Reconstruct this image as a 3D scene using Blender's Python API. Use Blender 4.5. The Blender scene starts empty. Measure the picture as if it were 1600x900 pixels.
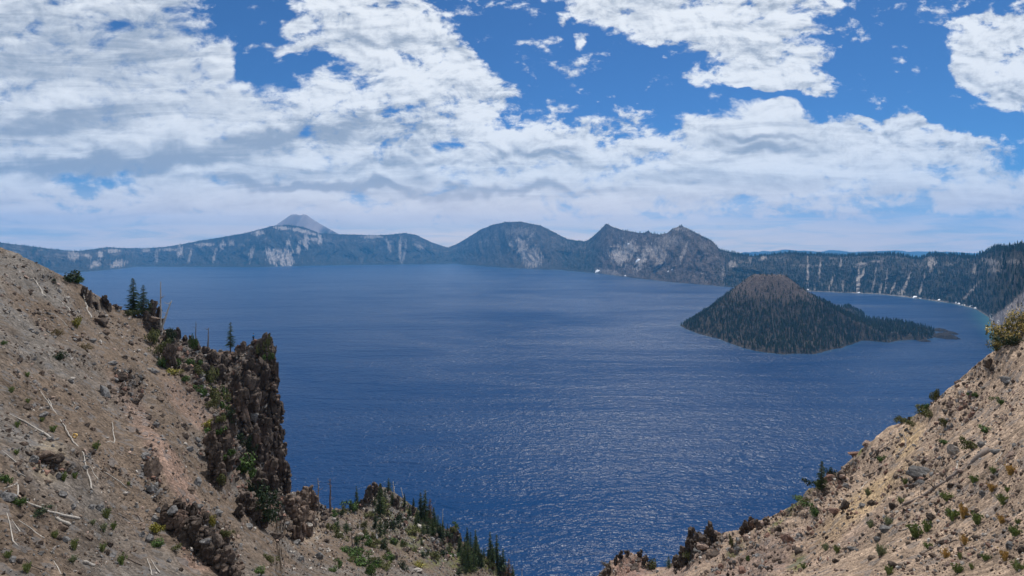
import bpy, math, random
import numpy as np
from mathutils import Vector
from mathutils.bvhtree import BVHTree

C = bpy.context.scene.collection
F, CX, HY, HC = 764.0, 800.0, 386.0, 300.0     # focal length, principal column, horizon row (1600 px wide), eye height over the lake
R = math.radians

# ---------------------------------------------------------------- camera
cam = bpy.data.cameras.new('camera'); cam.sensor_width = 36.0
cam.lens = 36.0 * F / 1600.0; cam.shift_y = -(450.0 - HY) / 1600.0
cam.clip_start = 0.2; cam.clip_end = 120000
co = bpy.data.objects.new('camera', cam); C.objects.link(co)
co.location = (0, 0, HC); co.rotation_euler = (R(90), 0, 0)
bpy.context.scene.camera = co

# ---------------------------------------------------------------- exposure
vs = bpy.context.scene.view_settings
vs.view_transform = 'Standard'; vs.look = 'None'; vs.gamma = 1.0; vs.exposure = 0.0; vs.use_curve_mapping = False
cy = bpy.context.scene.cycles
cy.sample_clamp_indirect = 4.0; cy.volume_bounces = 0; cy.max_bounces = 5; cy.diffuse_bounces = 2; cy.glossy_bounces = 2; cy.transparent_max_bounces = 6

# ---------------------------------------------------------------- sun and sky
SUN_EL, SUN_AZ = 55.0, 18.0                   # azimuth clockwise from straight ahead (+Y)
sun = bpy.data.lights.new('sun', 'SUN'); sun.energy = 4.8; sun.angle = R(0.53); sun.color = (1.0, 0.95, 0.88)
so = bpy.data.objects.new('sun', sun); C.objects.link(so)
sd = Vector((math.sin(R(SUN_AZ)) * math.cos(R(SUN_EL)), math.cos(R(SUN_AZ)) * math.cos(R(SUN_EL)), math.sin(R(SUN_EL))))
so.rotation_euler = sd.to_track_quat('Z', 'Y').to_euler()

class NT:
    """small helper to write node graphs"""
    def __init__(s, tree): s.t = tree; s.n = tree.nodes; s.l = tree.links
    def put(s, sock, v):
        if isinstance(v, bpy.types.NodeSocket): s.l.new(v, sock)
        elif v is not None: sock.default_value = v
    def math(s, op, a, b=None, c=None, clamp=False):
        n = s.n.new('ShaderNodeMath'); n.operation = op; n.use_clamp = clamp
        s.put(n.inputs[0], a); s.put(n.inputs[1], b); s.put(n.inputs[2], c); return n.outputs[0]
    def vmath(s, op, a, b=None, out=0):
        n = s.n.new('ShaderNodeVectorMath'); n.operation = op
        s.put(n.inputs[0], a); s.put(n.inputs[1], b); return n.outputs[out]
    def comb(s, x, y, z):
        n = s.n.new('ShaderNodeCombineXYZ'); s.put(n.inputs[0], x); s.put(n.inputs[1], y); s.put(n.inputs[2], z); return n.outputs[0]
    def sep(s, v):
        n = s.n.new('ShaderNodeSeparateXYZ'); s.put(n.inputs[0], v); return n.outputs
    def noise(s, vec, scale, detail=4, rough=0.5, dist=0.0, lac=2.0):
        n = s.n.new('ShaderNodeTexNoise'); s.put(n.inputs['Vector'], vec)
        for k, v in (('Scale', scale), ('Detail', detail), ('Roughness', rough), ('Distortion', dist), ('Lacunarity', lac)): s.put(n.inputs[k], v)
        return n.outputs['Fac']
    def voro(s, vec, scale, feature='F1', out='Distance', rnd=1.0):
        n = s.n.new('ShaderNodeTexVoronoi'); n.feature = feature; s.put(n.inputs['Vector'], vec); s.put(n.inputs['Scale'], scale)
        n.inputs['Randomness'].default_value = rnd; return n.outputs[out]
    def ramp(s, v, lo, hi, a=0.0, b=1.0, smooth=True):
        n = s.n.new('ShaderNodeMapRange'); n.interpolation_type = 'SMOOTHSTEP' if smooth else 'LINEAR'
        for k, x in zip(range(5), (v, lo, hi, a, b)): s.put(n.inputs[k], x)
        return n.outputs[0]
    def mix(s, f, a, b, mode='MIX'):
        n = s.n.new('ShaderNodeMix'); n.data_type = 'RGBA'; n.blend_type = mode
        for k, x in ((0, f), (6, a), (7, b)):
            if isinstance(x, tuple) and len(x) == 3: x = x + (1,)
            s.put(n.inputs[k], x)
        return n.outputs[2]

world = bpy.data.worlds.new('World'); bpy.context.scene.world = world; world.use_nodes = True
W = NT(world.node_tree); W.n.clear()
sky = W.n.new('ShaderNodeTexSky'); sky.sky_type = 'NISHITA'; sky.sun_disc = False
sky.sun_elevation = R(SUN_EL); sky.sun_rotation = R(SUN_AZ); sky.altitude = 2100
sky.air_density = 1.0; sky.dust_density = 0.35; sky.ozone_density = 2.2
tc = W.n.new('ShaderNodeTexCoord').outputs['Generated']
X, Y, Z = W.sep(tc)
yy = W.math('MAXIMUM', Y, 0.12)
U = W.math('DIVIDE', X, yy); V = W.math('DIVIDE', Z, yy)          # bearing and height on the sky
zc = W.math('ADD', W.math('MAXIMUM', Z, 0.0), 0.055)
deck = W.comb(W.math('DIVIDE', X, zc), W.math('DIVIDE', Y, zc), 0.0)   # the point where the view meets the cloud deck
uv = W.comb(U, V, 0.0)
warp = W.vmath('SCALE', W.vmath('SUBTRACT', W.comb(W.noise(uv, 9, 3), W.noise(W.vmath('ADD', uv, (7, 3, 1)), 9, 3), 0.0), (0.5, 0.5, 0.0)))
warp.node.inputs['Scale'].default_value = 0.10
uvw = W.vmath('ADD', uv, warp)
def P2(px, py): return ((px - CX) / F, (HY - py) / F)
def blob(px, py, rx, ry, ang, wgt, soft=0.75):
    cx_, cy_ = P2(px, py)
    m = W.n.new('ShaderNodeMapping'); m.vector_type = 'TEXTURE'
    m.inputs['Location'].default_value = (cx_, cy_, 0); m.inputs['Rotation'].default_value = (0, 0, R(ang))
    m.inputs['Scale'].default_value = (rx / F, ry / F, 1)
    W.put(m.inputs['Vector'], uvw)
    ln = W.vmath('LENGTH', m.outputs[0], None, 1)
    return W.ramp(ln, 1.0 + soft, 1.0 - soft, 0.0, wgt)
# breaks of blue sky (negative) and clouds inside them (positive)
BL = [(410, 40, 100, 82, -8, -1.35), (425, 100, 90, 22, 0, -0.8), (780, 10, 95, 70, -35, -1.4), (850, 75, 105, 85, 0, -1.3), (975, 150, 135, 45, -14, -1.0), (1040, 120, 110, 55, -10, -0.8), (1090, 160, 100, 22, -5, -0.6),
      (1400, 50, 90, 110, 0, -1.35), (1430, 150, 160, 55, -12, -1.2), (1580, 215, 110, 40, -25, -1.1), (1330, 150, 80, 30, 0, -0.7), (140, 288, 60, 14, 3, -0.75),
      (200, 42, 60, 9, 20, -0.6), (1430, 345, 400, 26, 0, -0.55), (1560, 15, 60, 26, 0, -0.8), (1200, 310, 200, 10, 0, -.25), (1190, 150, 170, 8, 0, -1.0), (1330, 165, 60, 18, 0, -.8)]
CL = [(1060, 18, 150, 34, -8, 1.3), (1170, 52, 110, 34, -28, 1.0), (1215, 125, 115, 15, -3, 1.35), (1190, 92, 90, 30, -25, 0.55), (1562, 106, 66, 50, -15, 1.45), (1570, 42, 70, 14, -5, 1.2),
      (1190, 208, 115, 46, 0, 0.9), (342, 86, 22, 26, 20, 1.45), (425, 75, 52, 9, 8, 1.2), (570, 8, 85, 22, -4, 1.0), (580, 62, 120, 28, -14, 0.9), (455, 45, 18, 14, 0, 1.1),
      (720, 112, 90, 30, -22, 0.8), (906, 64, 13, 11, 0, 1.4), (880, 34, 13, 10, 30, 1.0), (1450, 202, 105, 18, -14, 1.35), (1345, 178, 38, 9, -12, 1.1), (855, 3, 18, 8, 0, 1.0),
      (1030, 182, 26, 6, 0, 0.5), (1380, 225, 100, 24, -12, 0.5)]
cov = None
for b in BL + CL:
    o = blob(*b); cov = o if cov is None else W.math('ADD', cov, o)
cov = W.math('ADD', W.math('MAXIMUM', W.math('MINIMUM', cov, 0.35), -1.15), 0.66)
def puff(du=0.0, dv=0.0):
    u_ = W.math('ADD', U, du) if du else U; v_ = W.math('ADD', V, dv) if dv else V
    a_ = W.noise(W.comb(u_, W.math('MULTIPLY', v_, 1.55), 3.0), 11.0, 9, 0.61, 0.35); return a_
n_big = W.noise(deck, 0.6, 5, 0.55, 0.3)
n_puff = puff(); n_lit = puff(0.006, 0.011)
n_cell = W.noise(W.comb(U, W.math('MULTIPLY', V, 1.7), 9.0), 30.0, 6, 0.6, 0.2)
strat = W.math('MINIMUM', W.math('ADD', W.math('ADD', blob(150, 170, 330, 190, 0, 1.0), blob(1190, 205, 105, 50, 0, 0.9)), W.ramp(V, 0.24, 0.12)), 1.0)   # smooth sheets of cloud
rough_ = W.math('SUBTRACT', 1.0, W.math('MULTIPLY', strat, 0.68))
dens = W.math('ADD', cov, W.math('MULTIPLY', W.math('SUBTRACT', n_big, 0.5), 0.9))
dens = W.math('ADD', dens, W.math('MULTIPLY', W.math('MULTIPLY', W.math('SUBTRACT', n_puff, 0.5), 4.2), W.math('ADD', W.math('MULTIPLY', rough_, .6), .4)))
dens = W.math('ADD', dens, W.math('MULTIPLY', W.math('SUBTRACT', n_cell, 0.5), W.math('MULTIPLY', rough_, 2.6)))
dens = W.math('ADD', dens, W.math('MULTIPLY', strat, 0.10))
alpha = W.ramp(dens, -0.18, 0.66)
# light and grey parts of the cloud deck: thick parts are grey underneath, streaked by perspective
deck2 = W.comb(W.math('MULTIPLY', U, 2.4), W.math('MULTIPLY', V, 15.0), 0.0)
n_str = W.noise(deck2, 1.5, 8, 0.6, 1.1)
GR = [(50, 195, 150, 26, 6, 0.95), (330, 235, 260, 20, 8, 0.85), (90, 262, 190, 14, 2, 0.7), (500, 290, 200, 8, -2, 1.0), (50, 60, 190, 50, 0, 0.55), (240, 75, 90, 60, 40, 0.45), (1190, 236, 95, 9, 0, 0.7), (1190, 213, 70, 5, 0, 0.6), (520, 200, 160, 14, 6, 0.45),
      (640, 230, 60, 12, 0, 0.55), (760, 300, 130, 7, 2, 0.6), (860, 250, 90, 7, -4, 0.45), (20, 110, 130, 36, 10, 0.4), (930, 300, 160, 6, 0, .4), (600, 262, 200, 6, 3, .4)]
gsum = None
for b in GR:
    o = blob(*b); gsum = o if gsum is None else W.math('ADD', gsum, o)
gs = W.math('ADD', W.math('MULTIPLY', gsum, 0.85), W.math('MULTIPLY', W.math('SUBTRACT', n_str, 0.46), 2.1))
relief = W.math('MULTIPLY', W.math('SUBTRACT', n_lit, n_puff), W.math('MULTIPLY', rough_, 3.6))        # sides of the puffs turned from the light
gs = W.math('ADD', gs, relief)
gs = W.math('ADD', gs, W.math('MULTIPLY', W.math('SUBTRACT', 0.5, n_cell), W.math('MULTIPLY', rough_, 1.0)))
gs = W.ramp(gs, -0.35, 1.0)
ccol = W.mix(gs, (9.9, 10.3, 10.8), (3.9, 4.6, 5.7))
veil = W.ramp(V, 0.16, 0.0)                                           # thin milky layer low over the horizon
ccol = W.mix(W.math('MULTIPLY', veil, 0.85), ccol, (14.0, 11.0, 8.4))
alpha = W.math('MULTIPLY', alpha, W.ramp(V, -0.01, 0.07, 0.0, 1.0))
thin = W.noise(W.comb(W.math('MULTIPLY', U, 3.0), W.math('MULTIPLY', V, 30.0), 2.0), 1.6, 8, 0.62, 0.8)   # thin streaks low in the sky
alpha = W.math('MAXIMUM', alpha, W.math('MULTIPLY', W.ramp(V, 0.17, 0.02, 0.0, 1.0), W.ramp(thin, 0.30, 0.62, 0.45, 0.95)))
skycol = W.mix(alpha, W.mix(1.0, sky.outputs[0], (0.34, 0.63, 0.93), 'MULTIPLY'), ccol)
bg = W.n.new('ShaderNodeBackground'); W.put(bg.inputs['Color'], skycol); bg.inputs['Strength'].default_value = 0.09
wo = W.n.new('ShaderNodeOutputWorld'); W.l.new(bg.outputs[0], wo.inputs['Surface'])

# ---------------------------------------------------------------- helpers
rng = np.random.default_rng(7); random.seed(7)
def _hash(ix, iy, iz, s):
    h = (ix * 374761393 + iy * 668265263 + iz * 2147483647 + s * 1274126177) & 0xFFFFFFFF
    h = ((h ^ (h >> 13)) * 1274126177) & 0xFFFFFFFF
    h = ((h ^ (h >> 16)) * 2246822519) & 0xFFFFFFFF
    return (h ^ (h >> 15))
def perlin(p, s=0):
    p = np.asarray(p, dtype=np.float64); i = np.floor(p).astype(np.int64); f = p - i; w = f * f * f * (f * (f * 6 - 15) + 10)
    out = 0
    for dx in (0, 1):
        for dy in (0, 1):
            for dz in (0, 1):
                h = _hash(i[:, 0] + dx, i[:, 1] + dy, i[:, 2] + dz, s)
                g = [((h >> k) & 255) / 127.5 - 1 for k in (0, 8, 16)]
                d = g[0] * (f[:, 0] - dx) + g[1] * (f[:, 1] - dy) + g[2] * (f[:, 2] - dz)
                out = out + d * (w[:, 0] if dx else 1 - w[:, 0]) * (w[:, 1] if dy else 1 - w[:, 1]) * (w[:, 2] if dz else 1 - w[:, 2])
    return out * 1.4
def fbm(p, o=4, s=0, g=0.5, ridged=False):
    a, t, out, q = 1.0, 0.0, 0, np.asarray(p, dtype=np.float64)
    for k in range(o):
        n = perlin(q, s + k); n = (1 - 2 * np.abs(n)) if ridged else n
        out = out + a * n; t += a; a *= g; q = q * 2.03 + 11.7
    return out / t
def worley(p, s=0):
    i = np.floor(p).astype(np.int64); best = np.full(len(p), 9.0); sec = best.copy(); bid = np.zeros(len(p))
    for dx in (-1, 0, 1):
        for dy in (-1, 0, 1):
            for dz in (-1, 0, 1):
                c = i + (dx, dy, dz); h = _hash(c[:, 0], c[:, 1], c[:, 2], s)
                q = c + np.stack([((h >> k) & 255) / 255.0 for k in (0, 8, 16)], 1)
                d = np.linalg.norm(q - p, axis=1); r = ((h >> 5) & 1023) / 1023.0
                m = d < best; sec = np.where(m, best, np.minimum(sec, d)); bid = np.where(m, r, bid); best = np.where(m, d, best)
    return best, sec, bid
def sstep(a, b, x):
    t = np.clip((x - a) / (b - a), 0, 1); return t * t * (3 - 2 * t)

def newmesh(name, verts, faces, mat=None, cols=None, smooth=True, mats=None):
    me = bpy.data.meshes.new(name); verts = np.asarray(verts, dtype=np.float32)
    if isinstance(faces, np.ndarray):
        n, k = faces.shape; me.vertices.add(len(verts)); me.vertices.foreach_set('co', verts.ravel())
        me.loops.add(n * k); me.loops.foreach_set('vertex_index', faces.astype(np.int32).ravel())
        me.polygons.add(n); me.polygons.foreach_set('loop_start', np.arange(0, n * k, k, dtype=np.int32))
        me.update(calc_edges=True); me.validate()
    else:
        me.from_pydata(verts.tolist(), [], faces)
    if cols is not None:
        a = me.color_attributes.new('Col', 'FLOAT_COLOR', 'POINT')
        c4 = np.ones((len(verts), 4), dtype=np.float32); c4[:, :3] = cols; a.data.foreach_set('color', c4.ravel())
    me.polygons.foreach_set('use_smooth', np.full(len(me.polygons), smooth, dtype=bool))
    if mat: me.materials.append(mat)
    return me
def link(name, me, parent=None, loc=None):
    o = bpy.data.objects.new(name, me); C.objects.link(o)
    if parent: o.parent = parent
    if loc is not None: o.location = loc
    return o
def tag(o, label=None, cat=None, group=None, kind=None):
    for k, v in (('label', label), ('category', cat), ('group', group), ('kind', kind)):
        if v: o[k] = v
    return o
def struct(o): return tag(o, kind='structure')
def gridfaces(nr, nc):
    a = np.arange(nr * nc).reshape(nr, nc)
    return np.stack([a[:-1, :-1].ravel(), a[:-1, 1:].ravel(), a[1:, 1:].ravel(), a[1:, :-1].ravel()], 1)
def pt(px, py, d): return np.array([(px - CX) / F * d, d, HC - (py - HY) / F * d])
def topix(v):
    v = np.asarray(v); return CX + v[..., 0] / v[..., 1] * F, HY - (v[..., 2] - HC) / v[..., 1] * F

def material(name):
    m = bpy.data.materials.new(name); m.use_nodes = True; t = NT(m.node_tree)
    b = m.node_tree.nodes['Principled BSDF']; return m, t, b
def attr(t):
    n = t.n.new('ShaderNodeAttribute'); n.attribute_name = 'Col'; return n.outputs['Color']
def bump(t, h, strength, dist, nrm=None):
    n = t.n.new('ShaderNodeBump'); n.inputs['Strength'].default_value = strength; n.inputs['Distance'].default_value = dist
    t.put(n.inputs['Height'], h)
    if nrm: t.put(n.inputs['Normal'], nrm)
    return n.outputs[0]
def objco(t): return t.n.new('ShaderNodeTexCoord').outputs['Object']

# ---------------------------------------------------------------- far crater wall
def interp(tbl, x):
    a = np.array(tbl, float); return np.interp(x, a[:, 0], a[:, 1])
SHORE = [(-900, 445), (-400, 432), (0, 430), (125, 425), (187, 420), (212, 416.5), (400, 417.3), (500, 414.7), (625, 413), (712, 412.2), (750, 415.5), (800, 419), (875, 422), (925, 426), (987, 434),
         (1050, 441), (1140, 448.5), (1257, 455), (1375, 460), (1425, 465.5), (1487, 474), (1525, 483), (1545, 496), (1556, 520), (1600, 590), (1750, 700), (2100, 800)]
SKYL = [(-900, 330), (-400, 355), (0, 379), (45, 384.5), (100, 391.5), (125, 392), (150, 389), (170, 386), (185, 387.5), (225, 388), (262, 385.5), (287, 381), (312, 376), (332, 373), (382, 364.5), (400, 360), (425, 353),
        (450, 351), (475, 355), (500, 364.5), (530, 366), (587, 367.5), (610, 366.5), (632, 364), (650, 367), (675, 379), (700, 387), (712, 382), (725, 375), (750, 359), (770, 351), (790, 347), (812, 346), (830, 349.5),
        (845, 352.5), (862, 361), (887, 374), (915, 377.5), (925, 371), (937, 360), (947, 349.5), (955, 353), (970, 359), (1000, 364), (1007, 364), (1012, 361), (1018, 364.5), (1032, 366), (1042, 364.5), (1050, 357.5), (1064, 352), (1075, 357.5),
        (1092, 366), (1112, 376), (1125, 390), (1150, 396), (1175, 400), (1200, 398), (1237, 394.5), (1270, 397), (1320, 399), (1362, 396.5), (1400, 396.5), (1437, 403.5), (1452, 397), (1480, 397), (1522, 401), (1537, 396), (1557, 387),
        (1575, 389), (1587, 385), (1600, 386), (1700, 375), (1900, 340), (2100, 330)]
NCw, NRw, NBw = 1900, 130, 26
wpx = np.linspace(-700, 1950, NCw); sy = interp(SHORE, wpx); ky = interp(SKYL, wpx)
ky = ky + (0.7 + 1.1 * sstep(915, 945, wpx) * sstep(1140, 1110, wpx) + .5 * sstep(700, 730, wpx) * sstep(900, 880, wpx)) * fbm(np.stack([wpx / 9, wpx * 0, wpx * 0], 1), 4, 5, .65)
sdp = HC * F / (sy - HY)                                   # shore depth
run = np.clip(sdp * 0.17, 420, 1150)
rdp = sdp + run; rz = HC - (ky - HY) / F * rdp
dirx = (wpx - CX) / F
arc = np.concatenate([[0], np.cumsum(np.hypot(np.diff(dirx * sdp), np.diff(sdp)))])
T = np.linspace(0, 1, NRw)[:, None]
prof = 0.62 * T + 0.38 * T ** 2.4
D = sdp[None] + run[None] * (T ** 0.92); Zw = rz[None] * prof
A = np.broadcast_to(arc[None], D.shape); TT = np.broadcast_to(T, D.shape)
Pn = np.stack([A.ravel() / 260, TT.ravel() * 1.1, A.ravel() * 0], 1)
Pn[:, 0] += 0.6 * perlin(np.stack([A.ravel() / 500, TT.ravel() * 3, A.ravel() * 0 + 3], 1), 3)
gul = fbm(Pn, 4, 21, 0.55, ridged=True).reshape(D.shape)
gul2 = fbm(np.stack([A.ravel() / 75 + 0.4 * gul.ravel(), TT.ravel() * 2.6, A.ravel() * 0 + 9], 1), 3, 31, 0.6, ridged=True).reshape(D.shape)
env = np.sin(np.pi * np.clip(TT, 0, 1)) ** 0.8
D2 = D - (gul - 0.2) * 125 * env * (run[None] / 700) - gul2 * 42 * env
Zw = Zw + (gul2 * 9 + fbm(np.stack([A.ravel() / 40, TT.ravel() * 14, A.ravel() * 0], 1), 3, 41).reshape(D.shape) * 14) * env
Zw[0] = -2
wall = np.stack([dirx[None] * D2, D2, Zw], -1)
# outer flank behind the rim, falling away to the plain
S = np.linspace(0, 1, NBw + 1)[1:, None]
Db = rdp[None] + 3800 * S ** 1.4; Zb = rz[None] * (1 - S) ** 1.3 * (1 - 0.15 * S) - 4 * S - 25 * np.minimum(S * 8, 1) * (1 - S)
back = np.stack([dirx[None] * Db, Db, Zb], -1)
wv = np.concatenate([wall, back], 0); NW = NRw + NBw
pxg = np.broadcast_to(wpx[None], (NRw, NCw)); sc = HY - (Zw - HC) / D * F
pyg = sc
TAL = [(425, 400, 8, 15, 25, 1), (440, 403, 7, 14, 15, 1), (452, 404, 6, 15, 0, 1), (404, 364, 9, 4, 10, 1), (440, 356, 12, 3, -8, 1.2), (472, 361, 21, 3, -14, 1.2), (500, 374, 4, 8, 0, 1.2), (478, 378, 4, 14, 0, .9),
       (467, 388, 3, 14, 0, .8), (448, 385, 3, 14, -20, .8), (488, 374, 14, 2.5, 0, .8), (392, 398, 3, 12, -10, .7), (625, 388, 2.5, 20, 0, .7), (632, 395, 2, 16, -10, .6), (608, 385, 3, 10, 20, .6), (582, 370, 16, 2.5, 0, .8), (655, 385, 8, 3, -20, .6),
       (115, 400, 9, 7, 0, .7), (137, 400, 6, 3, -30, .8), (157, 397, 4, 5, 0, .9), (184, 412, 11, 6, 15, .8), (150, 412, 12, 5, 20, .7), (177, 392, 10, 3, 0, .8), (347, 384, 4, 8, -20, .9), (335, 400, 2, 15, -15, .6), (320, 382, 15, 2.5, 0, .9), (282, 393, 5, 9, 0, .8),
       (297, 400, 2, 12, -15, .6), (228, 391, 6, 3, 0, .6), (262, 390, 14, 2.5, 0, .7), (245, 400, 3, 10, 0, .5), (362, 380, 4, 4, 0, .7), (818, 392, 9, 22, 22, .75), (832, 403, 14, 15, 0, .75), (800, 380, 6, 6, 0, .6), (830, 368, 2, 12, -40, .5), (812, 362, 25, 6, 0, .35),
       (968, 398, 17, 13, -35, .95), (985, 388, 13, 10, -35, .9), (1005, 402, 7, 22, -30, .9), (1022, 392, 7, 14, -35, .7), (1035, 400, 8, 20, -25, .6), (1064, 358, 14, 4, 0, .6), (1050, 375, 20, 8, 0, .45), (1068, 395, 3, 18, -20, .5), (950, 425, 20, 5, -12, .4),
       (1144, 413, 8, 5, 0, .7), (1130, 425, 2, 12, 0, .5), (1192, 403, 4, 5, -30, .7), (1172, 405, 3, 7, 20, .5), (1262, 425, 1.8, 22, 0, .9), (1281, 420, 1.8, 18, -5, .8), (1273, 446, 2, 9, 0, .4), (1298, 443, 2, 12, -20, .6), (1317, 445, 2, 12, 0, .5), (1341, 440, 3, 20, -5, .95), (1347, 428, 2, 14, -25, .8), (1345, 412, 9, 3, 0, .7),
       (1366, 438, 1.6, 20, -10, .8), (1376, 450, 2, 12, -10, .5), (1385, 437, 1.6, 18, -5, .6), (1395, 450, 2, 12, -25, .5), (1417, 440, 1.8, 20, -22, .8), (1409, 456, 4, 7, -30, .6), (1440, 446, 1.6, 17, -15, .7), (1455, 412, 6, 10, -15, .8), (1370, 408, 9, 2, 0, .6), (1314, 410, 2, 7, -5, .6),
       (1522, 421, 3, 8, -10, .6), (1515, 456, 2.5, 24, -42, .7), (1552, 410, 12, 5, -10, .7), (1553, 421, 10, 4, -10, .6), (1585, 409, 10, 4, 0, .5), (1538, 405, 8, 3, 0, .4)]
tal = np.zeros_like(pxg)
wob = fbm(np.stack([pxg.ravel() / 2.2, pyg.ravel() / 9, pxg.ravel() * 0], 1), 3, 51).reshape(pxg.shape)
for (x, y, rx, ry, an, w) in TAL:
    c, s_ = math.cos(R(an)), math.sin(R(an)); dx, dy = pxg - x, -(pyg - y)
    u_, v_ = (dx * c + dy * s_) / rx, (-dx * s_ + dy * c) / ry
    tal = np.maximum(tal, w * sstep(1.25, 0.55, np.hypot(u_, v_) + wob * 1.5))
# fine downhill streaks of bare scree between strips of forest
st = fbm(np.stack([A.ravel() / 34 + 1.2 * gul.ravel(), TT.ravel() * 2.2, A.ravel() * 0 + 4], 1), 4, 61, 0.6).reshape(D.shape)
streak = np.maximum(sstep(0.14, 0.42, st) * 0.55, sstep(-.02, -.40, gul2) * sstep(-.3, .3, st) * 1.1)
bare = np.clip(0.25 + 0.9 * fbm(np.stack([A.ravel() / 800, TT.ravel() * 2, A.ravel() * 0 + 8], 1), 3, 71).reshape(D.shape), 0, 1)
rockz = sstep(925, 950, pxg) * sstep(1150, 1100, pxg)                       # the two rocky peaks
streak = streak * (0.35 + bare + 0.5 * rockz)
band = sstep(.60, .72, TT) * sstep(1.0, .90, TT) * sstep(.02, .30, fbm(np.stack([A.ravel() / 120, TT.ravel() * 9, A.ravel() * 0 + 2], 1), 4, 77, .6).reshape(D.shape))
streak = np.maximum(streak, band * .55)
rocky = np.clip(rockz * 0.75 + 0.35 * sstep(0.1, 0.5, gul2) + 0.3 * sstep(700, 760, pxg) * sstep(900, 850, pxg) + 0.3 * sstep(0.55, 0.8, TT) * sstep(-0.1, .3, st), 0, 1)
shoreb = sstep(0.045, 0.01, TT) * sstep(1130, 1260, pxg) * 0.6              # pale beach of boulders
scree = sstep(-3, 3, (pxg - 1547) * 0.8 - (497 - pyg)) * sstep(1540, 1550, pxg)
light = np.clip(np.maximum.reduce([tal, streak * 0.42, shoreb, scree]), 0, 1)[..., None]
nv = fbm(np.stack([A.ravel() / 9, TT.ravel() * 60, A.ravel() * 0], 1), 3, 81).reshape(D.shape)[..., None]
forest = np.array([.009, .017, .011]); rock = np.array([.080, .062, .052]); talc = np.array([.30, .262, .235])
colw = forest * (1 - rocky[..., None]) + rock * rocky[..., None]
colw = colw * (1 + 0.5 * nv)
colw = colw * (1 - light) + talc * (1 + 0.25 * nv) * light
colw = np.where(scree[..., None] > .5, np.array([.20, .175, .165]) * (1 + .25 * nv), colw)
colb = np.broadcast_to(forest, (NBw, NCw, 3))
wcol = np.concatenate([colw, colb], 0)

m, t, b = material('crater_wall_rock'); oc = objco(t)
n1 = t.noise(oc, 0.06, 6, 0.65); n2 = t.noise(oc, 0.012, 4, 0.6)
f = t.math('MULTIPLY', t.ramp(n1, 0.3, 0.7, 0.45, 1.55), t.ramp(n2, 0.3, 0.7, 0.75, 1.25))
v = t.vmath('SCALE', attr(t)); t.put(v.node.inputs['Scale'], f)
t.put(b.inputs['Base Color'], v); b.inputs['Roughness'].default_value = 0.95; b.inputs['Specular IOR Level'].default_value = 0.05
t.put(b.inputs['Normal'], bump(t, n1, 0.8, 14))
M_WALL = m
wall_o = struct(link('hills', newmesh('hills', wv.reshape(-1, 3), gridfaces(NW, NCw), M_WALL, wcol.reshape(-1, 3))))

# ---------------------------------------------------------------- volcano and ranges beyond the rim
m, t, b = material('far_mountain_rock'); oc = objco(t)
t.put(b.inputs['Base Color'], t.mix(t.ramp(t.noise(oc, 0.004, 5, 0.6), 0.35, 0.65), attr(t), (0.10, 0.085, 0.08), 'MIX')); b.inputs['Roughness'].default_value = 1.0; b.inputs['Specular IOR Level'].default_value = 0.05
n_ = t.n.new('ShaderNodeMix'); M_FAR = m
t.put(b.inputs['Base Color'], attr(t))
def far_mountain(name, line, depth, thick, base_z, cf):
    a = np.array(line, float); px = np.linspace(a[0, 0], a[-1, 0], 160); py = np.interp(px, a[:, 0], a[:, 1])
    zr = HC - (py - HY) / F * depth; x = (px - CX) / F * depth
    s = np.linspace(-1, 1, 61)[:, None]
    k = (1 - np.abs(s)) ** 1.15
    z = base_z + (zr[None] - base_z) * k
    nn = fbm(np.stack([np.broadcast_to(x[None] / 420, z.shape).ravel(), np.broadcast_to(s * thick / 1500, z.shape).ravel(), z.ravel() * 0], 1), 4, 17, 0.55, ridged=True).reshape(z.shape)
    z = z + nn * 95 * np.sin(np.pi * np.clip(k, 0, 1))
    y = depth + s * thick + 0 * z
    v = np.stack([np.broadcast_to(x[None], z.shape), y, z], -1)
    hz = np.clip((z - base_z) / (zr.max() - base_z), 0, 1)
    col = cf(hz, nn)
    return struct(link(name, newmesh(name, v.reshape(-1, 3), gridfaces(61, 160), M_FAR, col.reshape(-1, 3))))
def volcano_col(h, nn):
    w = (sstep(0.55, 0.85, h + 0.30 * nn))[..., None]
    return np.array([.014, .022, .014]) * (1 - w) + np.array([.19, .155, .14]) * w * (1 + 0.8 * nn[..., None])
def low_col(h, nn): return np.broadcast_to(np.array([.04, .05, .035]), h.shape + (3,)).copy()
far_mountain('mountain', [(380, 395), (405, 372), (432, 351), (445, 342), (455, 335.3), (462, 334.5), (468, 336.2), (474, 334.8), (479, 335.5), (488, 342), (500, 349.5), (515, 358), (530, 366), (560, 378), (590, 392)], 11800, 1500, -4, volcano_col)
far_mountain('distant_ridge', [(1180, 396), (1230, 390), (1260, 393), (1290, 394), (1300, 392), (1308, 391), (1318, 395), (1350, 395.5), (1372, 393.5), (1390, 391.5), (1405, 393), (1420, 395), (1445, 393), (1460, 394), (1500, 397)], 15000, 1500, -4, low_col)
far_mountain('distant_ridge', [(1535, 398), (1555, 392), (1566, 388), (1569, 383.2), (1573, 387), (1590, 386), (1597, 381.5), (1606, 386), (1640, 392)], 14200, 1000, -4, low_col)

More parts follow.
